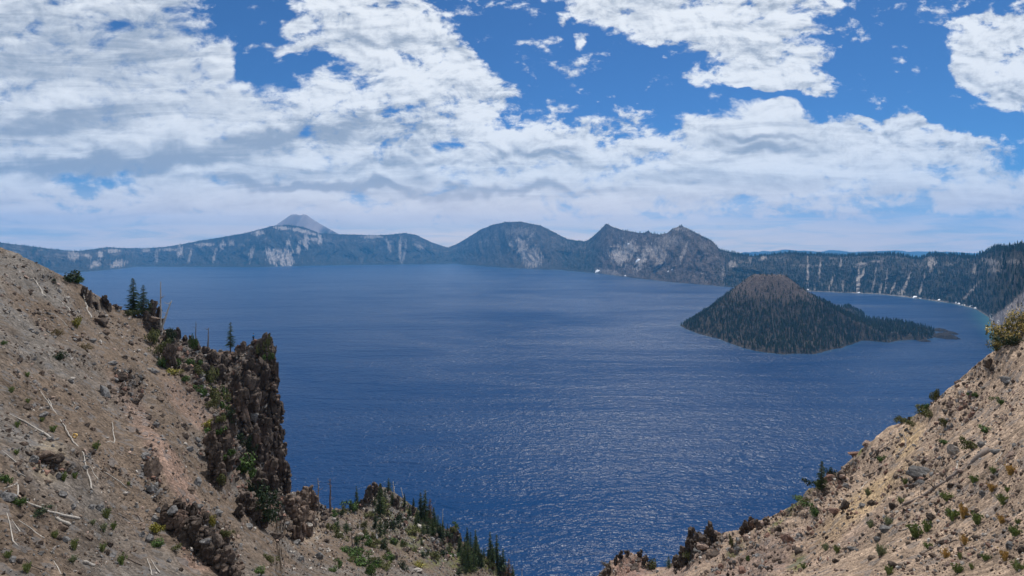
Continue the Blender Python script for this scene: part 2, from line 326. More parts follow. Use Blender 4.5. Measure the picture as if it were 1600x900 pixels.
# ---------------------------------------------------------------- plain beyond and lake
m, t, b = material('plain_soil'); oc = objco(t)
t.put(b.inputs['Base Color'], t.mix(t.noise(oc, 0.0006, 5), (.04, .05, .03), (.09, .08, .055))); b.inputs['Roughness'].default_value = 1.0; b.inputs['Specular IOR Level'].default_value = 0.05
ang = np.linspace(0, 2 * np.pi, 97)[:-1]; rads = [0, 9000, 16700]
gv = [(0, 0, -6.)]; gf = []
for r_ in rads[1:]: gv += [(r_ * math.cos(a), r_ * math.sin(a), -6.) for a in ang]
n = len(ang)
for i in range(n):
    j = (i + 1) % n; gf.append((0, 1 + i, 1 + j)); gf.append((1 + i, 1 + n + i, 1 + n + j, 1 + j))
struct(link('ground', newmesh('ground', gv, gf, m)))

m, t, b = material('lake_water'); oc = objco(t)
b.inputs['Roughness'].default_value = 0.12; b.inputs['IOR'].default_value = 1.333; b.inputs['Specular IOR Level'].default_value = 0.36
t.put(b.inputs['Base Color'], attr(t))
sx = t.vmath('MULTIPLY', oc, (0.8, 1.25, 1.0))
w1 = t.noise(sx, 0.105, 2, 0.6, 0.5); w2 = t.noise(t.vmath('ADD', sx, (31, 7, 0)), 0.30, 2, 0.6, 0.3)
w0 = t.noise(t.vmath('ADD', t.vmath('MULTIPLY', oc, (0.5, 1.6, 1.0)), (3, 70, 0)), 0.016, 4, 0.6, 0.8)
patch = t.noise(t.vmath('MULTIPLY', oc, (0.5, 1.7, 1)), 0.0016, 7, 0.66, 1.6)
cat = t.ramp(patch, 0.30, 0.70, 0.5, 1.3)
n0 = bump(t, w0, 0.6, 11.0)
n1 = bump(t, w1, 0.55, 3.0, n0); t.put(n1.node.inputs['Strength'], t.math('MULTIPLY', cat, 1.0))
n2 = bump(t, w2, 0.6, 1.0, n1); t.put(n2.node.inputs['Strength'], t.math('MULTIPLY', cat, 1.0))
t.put(b.inputs['Specular IOR Level'], t.ramp(patch, 0.30, 0.72, 0.06, 0.32))
b.inputs['Roughness'].default_value = 0.28
t.put(b.inputs['Normal'], n2)
M_LAKE = m
# lake sheet: bearing rows and depth rows, reaching under the wall
lpx = np.linspace(-700, 1950, 500); ld0 = 60.0; LT = np.linspace(0, 1, 220)[:, None]
lsd = np.interp(lpx, wpx, sdp) + 25
LD = ld0 * (lsd[None] / ld0) ** LT
lv = np.stack([(lpx[None] - CX) / F * LD, LD, 0 * LD], -1)
deep = np.array([.0020, .026, .090]); shallow = np.array([.035, .13, .16])

# ---------------------------------------------------------------- island
ISL = [(1063, 509), (1072, 514), (1090, 521), (1110, 526), (1128, 531), (1142, 537), (1160, 543), (1175, 547), (1198, 551), (1222, 553.5), (1250, 552.5), (1272, 553), (1296, 547), (1316, 543), (1334, 536), (1345, 532), (1358, 532.5), (1372, 534), (1388, 535), (1402, 532.5),
       (1420, 531), (1440, 531.5), (1458, 528), (1464, 523), (1458, 517), (1440, 512), (1412, 508), (1388, 505), (1368, 503), (1352, 500), (1351, 493), (1345, 488), (1325, 484), (1290, 480), (1240, 478), (1180, 480), (1120, 488), (1085, 498)]
ip = np.array([[(x - CX) / F * (HC * F / (y - HY)), HC * F / (y - HY)] for x, y in ISL])
def polydist(P, poly):
    """signed distance, positive inside"""
    d = np.full(len(P), 1e9); ins = np.zeros(len(P), bool)
    for i in range(len(poly)):
        a, b_ = poly[i], poly[(i + 1) % len(poly)]; e = b_ - a; w = P - a
        tt = np.clip((w @ e) / (e @ e), 0, 1); d = np.minimum(d, np.linalg.norm(w - tt[:, None] * e, axis=1))
        c = ((a[1] > P[:, 1]) != (b_[1] > P[:, 1])) & (P[:, 0] < (b_[0] - a[0]) * (P[:, 1] - a[1]) / (b_[1] - a[1] + 1e-12) + a[0]); ins ^= c
    return np.where(ins, d, -d)
IX, IY = np.meshgrid(np.linspace(ip[:, 0].min() - 40, ip[:, 0].max() + 40, 360), np.linspace(ip[:, 1].min() - 40, ip[:, 1].max() + 40, 330))
PI2 = np.stack([IX.ravel(), IY.ravel()], 1)
def island_z(P):
    q = np.stack([P[:, 0] / 60, P[:, 1] / 60, P[:, 0] * 0], 1)
    sdv = polydist(P, ip) + 9 * fbm(q, 3, 91)
    cxy = np.array([401 / F * 1850, 1850.0]); r = np.linalg.norm((P - cxy) * (1.0, 0.88), axis=1)
    cone = np.interp(r, [0, 26, 48, 68, 116, 184, 254, 327, 420, 600], [186, 189, 195, 182, 139, 94, 52, 21, 9, 4])
    an = np.arctan2(P[:, 1] - cxy[1], P[:, 0] - cxy[0])
    cone = cone * (1 + 0.03 * fbm(np.stack([np.cos(an) * 6, np.sin(an) * 6, r / 90], 1), 3, 95))
    plat = 9 + 7 * fbm(np.stack([P[:, 0] / 75, P[:, 1] / 75, P[:, 0] * 0], 1), 3, 93) + 5 * fbm(np.stack([P[:, 0] / 18, P[:, 1] / 18, P[:, 0] * 0], 1), 3, 94, ridged=True)
    kn = np.array([(1338 - CX) / F * 2180, 2180.0]); knob = 26 * np.exp(-((P - kn) ** 2).sum(1) / 70 ** 2)
    z = np.maximum(cone, plat) + knob
    return np.where(sdv > 0, np.minimum(z, sdv * 0.5 + 0.0022 * sdv ** 2 + 0.4), np.maximum(sdv * 0.4, -4)), sdv, r
iz, isd, ir = island_z(PI2)
iz = iz + np.where(isd > 0, 1.2 * fbm(np.stack([PI2[:, 0] / 9, PI2[:, 1] / 9, PI2[:, 0] * 0], 1), 3, 97), 0)
ic = np.broadcast_to(np.array([.050, .043, .036]), (len(PI2), 3)).copy()
nn = fbm(np.stack([PI2[:, 0] / 14, PI2[:, 1] / 14, PI2[:, 0] * 0], 1), 4, 98)
w = (sstep(185, 95, ir + nn * 60))[:, None]; ic = ic * (1 - w) + np.array([.095, .074, .064]) * w
w = (sstep(5.0, 1.0, isd) * 0.8)[:, None]; ic = ic * (1 - w) + np.array([.050, .043, .037]) * w
ic *= (1 + 0.5 * nn)[:, None]
m, t, b = material('island_lava'); oc = objco(t)
f = t.ramp(t.noise(oc, 0.2, 6, 0.65), 0.3, 0.7, 0.5, 1.5); v = t.vmath('SCALE', attr(t)); t.put(v.node.inputs['Scale'], f); t.put(b.inputs['Base Color'], v)
b.inputs['Roughness'].default_value = 0.95; b.inputs['Specular IOR Level'].default_value = 0.05; t.put(b.inputs['Normal'], bump(t, t.noise(oc, 0.3, 5, 0.7), 0.9, 3)); M_ISL = m
struct(link('island', newmesh('island', np.stack([PI2[:, 0], PI2[:, 1], iz], 1), gridfaces(330, 360), M_ISL, ic)))
def islet(px, py, rx, ry, h, seed):
    d = HC * F / (py - HY); c = pt(px, py, d); n_ = 40
    g = np.linspace(-1.3, 1.3, n_); gx, gy = np.meshgrid(g, g); r = np.hypot(gx, gy)
    z = h * (1 - r ** 1.6) + 0.35 * h * fbm(np.stack([gx.ravel() * 3, gy.ravel() * 3, gx.ravel() * 0 + seed], 1), 4, seed).reshape(r.shape)
    v = np.stack([gx * rx, gy * ry, np.maximum(z, -2)], -1).reshape(-1, 3)
    return struct(link('islet', newmesh('islet', v, gridfaces(n_, n_), M_ISL, np.broadcast_to(np.array([.035, .030, .026]), (n_ * n_, 3))), loc=(c[0], c[1], 0)))
islet(1476, 527, 36, 40, 16, 1); islet(1469, 517, 26, 24, 10, 2); islet(1487, 521.5, 19, 18, 8, 3); islet(1444, 533, 19, 14, 6, 4)

# lake sheet, paler over the shallows
P_ = lv.reshape(-1, 3)[:, :2]; di = -polydist(P_, ip); dshore = np.broadcast_to((lsd - 25)[None], LD.shape).ravel() - P_[:, 1]
sh = np.maximum(0.16 * sstep(26, 0, di), 0.45 * sstep(45, 0, dshore))
sh = np.maximum(sh, 0.9 * sstep(1500, 1560, np.broadcast_to(lpx[None], LD.shape).ravel()) * sstep(700, 120, dshore))
wc = deep[None] * (1 - sh[:, None]) + shallow[None] * sh[:, None]
struct(link('lake', newmesh('lake', lv.reshape(-1, 3), gridfaces(220, 500), M_LAKE, wc)))

# ---------------------------------------------------------------- foreground slopes
SIL = [(-900, 250), (-300, 330), (-80, 372), (0, 389), (20, 394), (60, 412), (90, 427), (120, 442), (150, 460), (180, 480), (205, 491), (240, 505), (262, 526), (290, 531), (310, 540), (335, 547), (365, 550), (385, 541), (400, 531), (412, 526), (424, 530), (430, 560), (436, 640), (440, 740), (447, 772), (460, 768),
       (480, 768), (492, 782), (503, 797), (545, 797), (558, 786), (575, 771), (588, 762), (600, 760), (620, 772), (640, 788), (660, 800), (680, 816), (700, 832), (722, 846), (745, 862), (770, 876), (795, 893), (812, 905), (840, 935), (875, 960), (905, 945), (925, 912), (938, 896), (955, 876), (970, 868), (985, 864), (1000, 868), (1012, 878), (1025, 888), (1042, 886),
       (1055, 874), (1075, 862), (1100, 849), (1125, 836), (1150, 832), (1172, 820), (1200, 810), (1222, 798), (1240, 788), (1262, 775), (1282, 764), (1300, 745), (1325, 722), (1345, 703), (1370, 682), (1395, 667), (1418, 658), (1440, 645), (1465, 624), (1490, 601), (1515, 579), (1540, 558), (1560, 546), (1600, 516), (1700, 440), (1900, 330), (2400, 250)]
COLS = {-800: [(1500, 5), (900, 12), (600, 20), (330, 40)],
        -300: [(1500, 9), (1000, 15), (700, 25), (450, 42), (330, 60)],
        0: [(1500, 11), (1000, 17), (900, 20), (700, 29), (550, 42), (430, 62), (388, 76)],
        120: [(1500, 12), (1000, 20), (900, 24), (700, 36), (550, 57), (437, 88)],
        200: [(1500, 13), (1000, 22), (900, 27), (700, 43), (560, 70), (487, 102)],
        260: [(1500, 14), (1000, 24), (900, 29), (700, 47), (600, 69), (520, 110)],
        310: [(1500, 15), (1000, 26), (900, 32), (760, 46), (680, 62), (620, 84), (535, 117)],
        345: [(1500, 15), (1000, 27), (900, 34), (780, 48), (720, 62), (660, 84), (600, 104), (545, 120)],
        385: [(1500, 16), (1000, 29), (900, 37), (810, 50), (750, 72), (690, 96), (600, 106), (540, 118)],
        430: [(1500, 17), (1000, 31), (900, 41), (840, 55), (790, 82), (765, 102), (600, 109), (530, 115)],
        455: [(1500, 18), (1000, 33), (900, 44), (840, 64), (790, 92), (768, 106)],
        500: [(1500, 19), (1000, 35), (900, 52), (850, 76), (798, 118)],
        560: [(1500, 20), (1000, 38), (900, 62), (850, 92), (795, 128)],
        605: [(1500, 21), (1000, 42), (900, 70), (850, 98), (800, 128), (762, 146)],
        660: [(1500, 23), (1000, 48), (900, 84), (850, 112), (800, 142)],
        720: [(1500, 25), (1000, 60), (900, 108), (848, 142)],
        800: [(1500, 28), (1000, 85), (900, 140)],
        870: [(1500, 30), (1000, 100), (960, 118)],
        930: [(1500, 28), (1000, 70), (900, 105)],
        980: [(1500, 25), (1000, 52), (930, 75), (864, 108)],
        1030: [(1500, 22), (1000, 42), (930, 62), (887, 96)],
        1100: [(1500, 18), (1000, 30), (900, 46), (849, 86)],
        1200: [(1500, 14), (1000, 22), (900, 31), (850, 46), (808, 78)],
        1300: [(1500, 12), (1000, 17), (900, 23), (800, 38), (742, 64)],
        1400: [(1500, 10), (1000, 14), (900, 18), (780, 29), (662, 54)],
        1500: [(1500, 9), (1000, 12), (900, 15), (720, 26), (592, 46)],
        1600: [(1500, 8), (1000, 10), (900, 12.5), (700, 20), (516, 37)],
        1900: [(1500, 6), (900, 9), (600, 14), (330, 26)],
        2400: [(1500, 4), (900, 6), (250, 14)]}
NCf, NRf, NBf = 1250, 430, 44
fpx = np.unique(np.concatenate([np.linspace(-700, -10, 120), np.linspace(-8, 1608, NCf - 220), np.linspace(1612, 2200, 100)])); NCf = len(fpx)
sil = interp(SIL, fpx)
ks = np.array(sorted(COLS)); TF = np.linspace(0, 1, NRf)[:, None] ** 0.9
PYf = 1500 + (sil[None] - 1500) * TF
lg = np.stack([np.interp(-PYf, -np.array(COLS[k], float)[:, 0], np.array(COLS[k], float)[:, 1]) for k in ks])   # depth of each key column at every row
Df = 0
for off in (-18, -11, -5, 0, 5, 11, 18):                     # key columns blended across, at equal height in the view
    xq = np.clip(fpx + off, ks[0], ks[-1]); kf = np.clip(np.searchsorted(ks, xq) - 1, 0, len(ks) - 2); fr = (xq - ks[kf]) / (ks[kf + 1] - ks[kf]); ii = np.arange(NCf)
    Df = Df + (lg[kf, :, ii].T * (1 - fr)[None] + lg[kf + 1, :, ii].T * fr[None]) / 7.0
dxf = (fpx - CX) / F
G = np.stack([dxf[None] * Df, Df, HC - (PYf - HY) / F * Df], -1)
# far side of the crest, falling to the lake
last = G[-1]; SB = np.linspace(0, 1, NBf + 1)[1:, None] ** 1.6
dr = 430 * SB; hb = last[None, :, 2] - 1.15 * dr - 1.2 * (1 - np.exp(-dr / 1.0))
Db = last[None, :, 1] + dr
GB = np.stack([dxf[None] * Db, Db, np.maximum(hb, -8)], -1)
G = np.concatenate([G, GB], 0); NG = NRf + NBf
du = np.gradient(G, axis=1); dv = np.gradient(G, axis=0); NN = np.cross(du, dv); NN /= np.linalg.norm(NN, axis=-1, keepdims=True) + 1e-9
NN *= np.sign((NN * (np.array([0, 0, HC]) - G)).sum(-1, keepdims=True))
Q = G.reshape(-1, 3)
qx = np.broadcast_to(fpx[None], (NG, NCf)).ravel(); qy = np.concatenate([PYf, np.broadcast_to(sil[None], (NBf, NCf))], 0).ravel()
def zone(x, y, rx, ry, an=0, soft=0.5):
    c, s_ = math.cos(R(an)), math.sin(R(an)); dx, dy = qx - x, -(qy - y)
    return sstep(1 + soft, 1 - soft, np.hypot((dx * c + dy * s_) / rx, (-dx * s_ + dy * c) / ry))
# rocky places where ledges break through the scree
ROCKZ = [(400, 620, 52, 110, 0, 1), (330, 590, 60, 38, -40, .8), (350, 700, 32, 60, 0, .9), (285, 545, 45, 22, -30, .7), (320, 840, 60, 38, -38, .8), (200, 600, 30, 24, -45, .55), (430, 790, 60, 26, -20, .8), (480, 800, 50, 34, 0, .6), (240, 745, 14, 50, 10, .5),
         (80, 725, 45, 18, -20, .5), (235, 500, 50, 16, -30, .7), (600, 800, 80, 40, -25, .35), (700, 850, 60, 30, -25, .4), (1100, 850, 40, 24, 30, .8), (1180, 860, 80, 40, 30, .35), (1290, 770, 60, 22, 35, .4), (1440, 740, 60, 24, 35, .3), (980, 880, 30, 16, 0, .4), (1500, 640, 50, 24, 40, .25)]
rk = np.zeros(len(Q))
for (x, y, rx, ry, an, w) in ROCKZ: rk = np.maximum(rk, w * zone(x, y, rx, ry, an))
dq = Q[:, 1]
amp = np.clip(dq / 60, 0.25, 1.1)
big = 0.85 * fbm(Q / 11, 3, 101); mid = 0.30 * fbm(Q / 2.6, 3, 105); fin = 0.085 * fbm(Q / 0.62, 3, 109)
wf, ws, wb = worley(Q / np.array([2.6, 2.6, 4.2]), 5); wf2, ws2, wb2 = worley(Q / np.array([0.9, 0.9, 1.3]), 6)
blocky = (wb - 0.5) * 2.4 + 0.7 * np.minimum(ws - wf, .35) + (wb2 - 0.5) * 0.75 + 0.8 * fbm(Q / 3, 4, 111, 0.6, ridged=True)
def unit(a): return a / np.linalg.norm(a)
fl, fr_ = unit(pt(330, 800, 44) - pt(100, 500, 66)), unit(pt(1150, 860, 60) - pt(1580, 540, 37))
upv = np.array([0, 0, 1.0])
def rill(f_, sc_, al_, s_): 
    c_ = unit(np.cross(f_, upv)); e_ = np.cross(c_, f_); return fbm(np.stack([Q @ c_ / sc_, Q @ f_ / al_, Q @ e_ / (sc_ * 4)], 1), 4, s_, .6)
rl = np.where(qx < 860, rill(fl, .9, 11, 201), rill(fr_, .55, 8, 203)); rl2 = np.where(qx < 860, rill(fl, .22, 2.6, 205), rill(fr_, .16, 2.0, 207))
disp = amp * (.22 * rl + .05 * rl2) + amp * (big + mid * 1.1 + fin) + rk * blocky * np.clip(dq / 70, 0.3, 1.0)
back_fade = np.concatenate([np.ones((NRf, NCf)), np.broadcast_to(1 + SB * 3, (NBf, NCf))], 0).ravel()
Q2 = Q + NN.reshape(-1, 3) * disp[:, None] * np.minimum(back_fade, 2)[:, None]
# colours of the ground itself
cn = fbm(Q / 6, 4, 121); cn2 = fbm(Q / 1.4, 4, 125); cn3 = fbm(Q / 22, 2, 127)
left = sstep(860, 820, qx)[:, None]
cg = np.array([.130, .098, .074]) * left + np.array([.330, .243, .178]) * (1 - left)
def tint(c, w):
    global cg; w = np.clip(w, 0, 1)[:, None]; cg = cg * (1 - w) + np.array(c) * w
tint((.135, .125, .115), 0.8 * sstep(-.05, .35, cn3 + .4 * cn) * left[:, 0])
tint((.225, .150, .118), 0.75 * np.maximum.reduce([zone(265, 730, 16, 95, 33), zone(205, 640, 16, 60, 30) * .6, zone(310, 880, 26, 12, -20) * .9, zone(300, 640, 16, 60, 42) * .7]) * sstep(-.3, .15, cn + .5))
tint((.20, .125, .10), 0.8 * np.maximum(zone(345, 610, 30, 26, 0), zone(375, 560, 50, 14, 10)))
tint((.30, .23, .165), 0.7 * zone(480, 815, 26, 34, 0)); tint((.30, .24, .16), .6 * zone(75, 720, 26, 30, -20))
tint((.40, .285, .165), 0.85 * np.maximum.reduce([zone(1340, 790, 15, 110, -52), zone(1420, 690, 14, 32, -38), zone(1290, 845, 12, 40, -45)]) * sstep(-.35, .1, cn + .4))
tint((.25, .15, .12), .9 * zone(985, 888, 30, 20, 0)); tint((.22, .155, .13), .7 * sstep(-.1, .3, cn3) * (1 - left[:, 0]) * sstep(760, 900, qy))
tint((.070, .078, .032), .9 * zone(640, 830, 110, 34, -32) * sstep(-.1, .35, cn + .5 * cn2))
tint((.115, .125, .03), 0.9 * np.maximum.reduce([zone(655, 832, 17, 12, -30), zone(712, 875, 14, 12, -45), zone(735, 888, 12, 8), zone(570, 775, 14, 12, 40) * .8, zone(650, 800, 30, 9, -30) * .8, zone(765, 886, 22, 8, -35), zone(668, 880, 22, 7) * .6, zone(700, 840, 10, 12)]) * sstep(-.15, .2, cn2 + .1))
tint((.115, .13, .035), .9 * np.maximum.reduce([zone(1145, 870, 5, 24, -40), zone(1245, 880, 10, 16, -40), zone(1225, 815, 4, 30, -45), zone(1240, 790, 5, 16, -50), zone(1345, 705, 4, 9), zone(1270, 770, 4, 30, -55) * .8, zone(1425, 655, 10, 5, 30)]) * sstep(-.2, .2, cn2 + .1))
rw = np.clip(rk * 1.15, 0, 1)
rockc = np.array([.070, .058, .050]) + np.array([.06, .045, .035]) * sstep(-.2, .4, cn)[:, None]
rw2 = rw * sstep(.05, .55, rk + .55 * cn + .3 * (wb - .5))
cg = cg * (1 - rw2[:, None]) + rockc * rw2[:, None]
cg = cg * (1 + .30 * cn2 + .25 * cn + (.60 - .15 * left[:, 0]) * rl + .40 * rl2)[:, None]

m, t, b = material('scree'); oc = objco(t)
v1 = t.voro(oc, 5.0, 'F1', 'Color'); v2 = t.voro(oc, 1.6, 'F1', 'Color'); d1 = t.voro(oc, 5.0); d2 = t.voro(oc, 14.0)
r1 = t.sep(v1)[0]; r2 = t.sep(v2)[0]
nz = t.noise(oc, 2.5, 8, 0.7); nb = t.noise(oc, 0.5, 5, 0.6)
f = t.math('MULTIPLY', t.ramp(r1, 0.0, 1.0, 0.62, 1.35, False), t.ramp(nz, 0.3, 0.7, 0.70, 1.32))
f = t.math('MULTIPLY', f, t.ramp(nb, .3, .7, .85, 1.15))
v = t.vmath('SCALE', attr(t)); t.put(v.node.inputs['Scale'], f)
grey = t.mix(t.ramp(r2, 0.80, 0.9, 0.0, 0.45), v, (.15, .15, .155))
t.put(b.inputs['Base Color'], grey); b.inputs['Roughness'].default_value = 0.95; b.inputs['Specular IOR Level'].default_value = 0.1
h = t.math('ADD', t.math('MULTIPLY', t.math('SUBTRACT', 1.0, d1), 0.10), t.math('MULTIPLY', nz, 0.30))
h = t.math('ADD', h, t.math('MULTIPLY', t.math('SUBTRACT', 1.0, d2), 0.04))
t.put(b.inputs['Normal'], bump(t, h, 1.0, 0.9)); M_SCREE = m
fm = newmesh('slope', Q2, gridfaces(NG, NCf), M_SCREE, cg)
struct(link('slope', fm))
tri = gridfaces(NG, NCf)
bvh = BVHTree.FromPolygons([tuple(p) for p in Q2.tolist()], tri.tolist())
EYE = Vector((0, 0, HC))
def hit(px, py, search=True):
    """the point of the slopes seen in that direction (going down until there is ground)"""
    for k in range(0, 60 if search else 1):
        d = Vector(((px - CX) / F, 1.0, -(py + k - HY) / F)).normalized()
        r = bvh.ray_cast(EYE, d, 700)
        if r[0] is not None and r[0].z > 60: return r[0], (r[1] if r[1].dot(d) < 0 else -r[1])
    return None, None

# ---------------------------------------------------------------- rocks
import bmesh
def ico(sub):
    bm = bmesh.new(); bmesh.ops.create_icosphere(bm, subdivisions=sub, radius=1.0)
    v = np.array([x.co[:] for x in bm.verts]); f = np.array([[q.index for q in p.verts] for p in bm.faces]); bm.free(); return v, f
ICO = {k: ico(k) for k in (1, 2, 3, 4, 5)}
def cut_rock(sub, seed, planes=11, lo=0.55, hi=0.95, rough=0.05, sq=(1, 1, 1)):
    r = np.random.default_rng(seed); v, f = ICO[sub]; n = r.normal(size=(planes, 3)); n /= np.linalg.norm(n, axis=1)[:, None]; d = r.uniform(lo, hi, planes)
    q = v @ n.T; rad = np.min(np.where(q > 0.05, d[None] / np.maximum(q, .05), 9), axis=1); rad = np.minimum(rad, 1.25)
    v = v * rad[:, None]; v = v * (1 + rough * fbm(v * 3 + seed, 3, seed)[:, None]); return v * np.array(sq), f
def slab_rock(sub, r, nx=4, rough=.03):
    v, f = ICO[sub]; ax = np.array([[1, 0, 0], [-1, 0, 0], [0, 1, 0], [0, -1, 0], [0, 0, 1], [0, 0, -1.]]) + r.normal(size=(6, 3)) * .22
    n = np.concatenate([ax, r.normal(size=(nx, 3))]); n /= np.linalg.norm(n, axis=1)[:, None]; d = np.concatenate([r.uniform(.55, .85, 6), r.uniform(.7, .95, nx)]); q = v @ n.T
    rad = np.minimum(np.min(np.where(q > .05, d[None] / np.maximum(q, .05), 9), axis=1), 1.3); return v * rad[:, None], f
def rotm(ax, ay, az):
    cx_, sx_, cy_, sy_, cz, sz = math.cos(ax), math.sin(ax), math.cos(ay), math.sin(ay), math.cos(az), math.sin(az)
    return np.array([[cz, -sz, 0], [sz, cz, 0], [0, 0, 1]]) @ np.array([[cy_, 0, sy_], [0, 1, 0], [-sy_, 0, cy_]]) @ np.array([[1, 0, 0], [0, cx_, -sx_], [0, sx_, cx_]])

m, t, b = material('stone'); oc = objco(t)
f = t.math('MULTIPLY', t.ramp(t.noise(oc, 5.0, 7, 0.7), .3, .7, .55, 1.45), t.ramp(t.noise(oc, 1.2, 4, 0.6), .3, .7, .75, 1.25))
v = t.vmath('SCALE', attr(t)); t.put(v.node.inputs['Scale'], f); t.put(b.inputs['Base Color'], v); b.inputs['Roughness'].default_value = .9; b.inputs['Specular IOR Level'].default_value = .1
t.put(b.inputs['Normal'], bump(t, t.noise(oc, 9, 6, .7), .8, .12)); M_STONE = m
GREYS = {'grey': (.155, .15, .148), 'dark': (.070, .055, .046), 'brown': (.13, .098, .078), 'pale': (.33, .30, .27), 'reddish': (.19, .115, .09), 'pinkish': (.27, .20, .165)}

# loose stones: nobody could count them
def scatter_stones(name, n, box, seed, smin, smax, pal, zones=None, pw=5):
    r = np.random.default_rng(seed); protos = [cut_rock(1, 50 + k, 7, .5, .9, 0.0, (1, .8, .6)) for k in range(16)]
    VV, FF, CC = [], [], []; nv = 0; tries = 0
    while len(VV) < n and tries < n * (12 if zones else 4):
        tries += 1
        px, py = r.uniform(box[0], box[2]), r.uniform(box[1], box[3])
        if zones:
            wz = 0
            for (zx, zy, rx, ry, an, zw) in zones:
                c_, s_ = math.cos(R(an)), math.sin(R(an)); dx, dy = px - zx, -(py - zy); wz = max(wz, zw * max(0, 1.2 - math.hypot((dx * c_ + dy * s_) / rx, (-dx * s_ + dy * c_) / ry)))
            if r.random() > wz: continue
        d = Vector(((px - CX) / F, 1.0, -(py - HY) / F)).normalized(); h = bvh.ray_cast(EYE, d, 400)
        if h[0] is None or h[0].z < 60: continue
        p = np.array(h[0]); dist = p[1]
        if not zones and r.random() > sstep(-.28, .22, float(fbm(p[None] / np.array([5.0, 5.0, 5.0]), 3, seed + 300)[0])) * .95 + .05: continue
        s = (smin + (smax - smin) * r.random() ** pw) * dist / 764.0                     # stones are sized to stay as coarse as the scree they lie in
        s = min(s, .75)
        v, f = protos[r.integers(16)]; v = (v * s) @ rotm(*r.uniform(0, 6.28, 3)).T + p + np.array([0, 0, s * .25])
        c = np.array(GREYS[pal[r.integers(len(pal))]]) * r.uniform(.7, 1.35)
        VV.append(v); FF.append(f + nv); CC.append(np.broadcast_to(c, v.shape)); nv += len(v)
    return tag(link(name, newmesh(name, np.concatenate(VV), np.concatenate(FF), M_STONE, np.concatenate(CC), smooth=False)), kind='stuff')
scatter_stones('loose_stones', 7500, (0, 390, 460, 900), 11, .7, 4.2, ['grey', 'brown', 'brown', 'dark', 'brown', 'pinkish', 'grey', 'pale'])
scatter_stones('loose_stones', 4200, (440, 750, 820, 900), 12, .7, 3.2, ['grey', 'brown', 'dark', 'dark', 'pale', 'pinkish'])
scatter_stones('loose_stones', 7000, (930, 500, 1600, 900), 13, .8, 4.6, ['pinkish', 'brown', 'pinkish', 'pale', 'brown', 'reddish', 'grey', 'dark'])
scatter_stones('rubble', 3600, (20, 440, 820, 900), 14, 1.5, 6.5, ['dark', 'dark', 'brown', 'grey', 'dark', 'reddish'], ROCKZ, 2.2)
scatter_stones('rubble', 1500, (930, 560, 1600, 900), 15, 1.5, 7.0, ['reddish', 'brown', 'grey', 'dark', 'pinkish'], ROCKZ, 2.2)

# rock outcrops: ledges of fused, jagged blocks
CRAGV, CRAGF, CRN = [], [], [0]
def crag(label, blocks, col='dark', seed=0, cat='rock outcrop', group='jagged dark rock outcrops on the crater rim', fine=1.0):
    r = np.random.default_rng(900 + seed); base = None; e = None
    for k, (px, yt, yb, wd) in enumerate(blocks):
        h, _ = hit(px, yb - 2)
        if h is None: continue
        dist = h.y
        if e is None:
            base = np.array(pt(px, yb, dist)); e = bpy.data.objects.new('rock_outcrop', None); C.objects.link(e); e.location = base; tag(e, label, cat, group)
        hh = (yb - yt) / F * dist / 2; ww = wd / F * dist / 2; cen = pt(px, (yt + yb) / 2, dist + ww * .35)
        nsub = int(np.clip((yb - yt) * wd / 26 * fine, 5, 42)); VV, FF, CC = [], [], []; nv = 0
        for q_ in range(nsub + 1):
            if q_ == 0: c, sw, sh, sub = cen, ww * .72, hh * .84, 3
            else:
                th, u = r.uniform(0, 6.28), r.uniform(-.85, .95); f_ = r.uniform(.16, .48)
                rad = math.sqrt(max(.05, 1 - u * u)) * .80; c = cen + np.array([math.cos(th) * rad * ww, math.sin(th) * rad * ww - .15 * ww, u * hh * .82])
                sw, sh, sub = ww * f_ * 1.15, min(hh, ww * r.uniform(.8, 2.6)) * f_ * 1.2, 3 if f_ > .38 else 2
            v, f = slab_rock(sub, r)
            q = v * np.array([sw, sw, sh]) / .9 + c
            wf, ws, wb = worley(q / np.array([1, 1, 1.5]) * 1.1, seed + k); wf2, ws2, wb2 = worley(q * 2.6, seed + k + 5)
            v = v * (1.0 + (0.16 if q_ == 0 else .06) * (wb - .5) + .07 * (wb2 - .5) + .05 * fbm(q * 2.2, 3, seed, .6, True))[:, None]
            v = v * np.array([sw, sw * 1.1, sh]) @ rotm(r.normal() * .16, r.normal() * .2, r.uniform(0, 6.28)).T + c
            cc = np.array(GREYS[col]) * r.uniform(.7, 1.35) * (1 + .6 * (wb - .5) + .4 * (wb2 - .5) + .3 * fbm(q * .8, 3, 3))[:, None]
            w = .65 * sstep(.05, .45, fbm(q * .35 + 5, 3, 8))[:, None]; cc = cc * (1 - w) + np.array((.15, .10, .078)) * w
            VV.append(v); FF.append(f + nv); CC.append(cc); nv += len(v)
        V_ = np.concatenate(VV); F_ = np.concatenate(FF)
        CRAGV.append(V_); CRAGF.append(F_ + CRN[0]); CRN[0] += len(V_)
        link('block', newmesh('block', V_ - base, F_, M_STONE, np.concatenate(CC), smooth=False), e)
crag('tall dark rock cliff dropping straight to the lake beside the seated person', [(417, 522, 566, 15), (406, 526, 560, 12), (424, 536, 604, 13), (411, 556, 650, 20), (428, 592, 690, 16), (394, 575, 668, 22), (379, 598, 690, 18), (415, 640, 734, 20), (433, 660, 752, 14), (399, 660, 740, 20), (424, 712, 776, 20), (441, 696, 774, 13), (407, 735, 782, 18), (370, 580, 640, 14), (388, 560, 600, 16), (432, 560, 612, 10), (437, 622, 668, 12), (444, 690, 716, 10), (449, 724, 778, 12), (428, 540, 566, 9), (440, 664, 690, 9), (420, 518, 540, 7)], 'dark', 1)
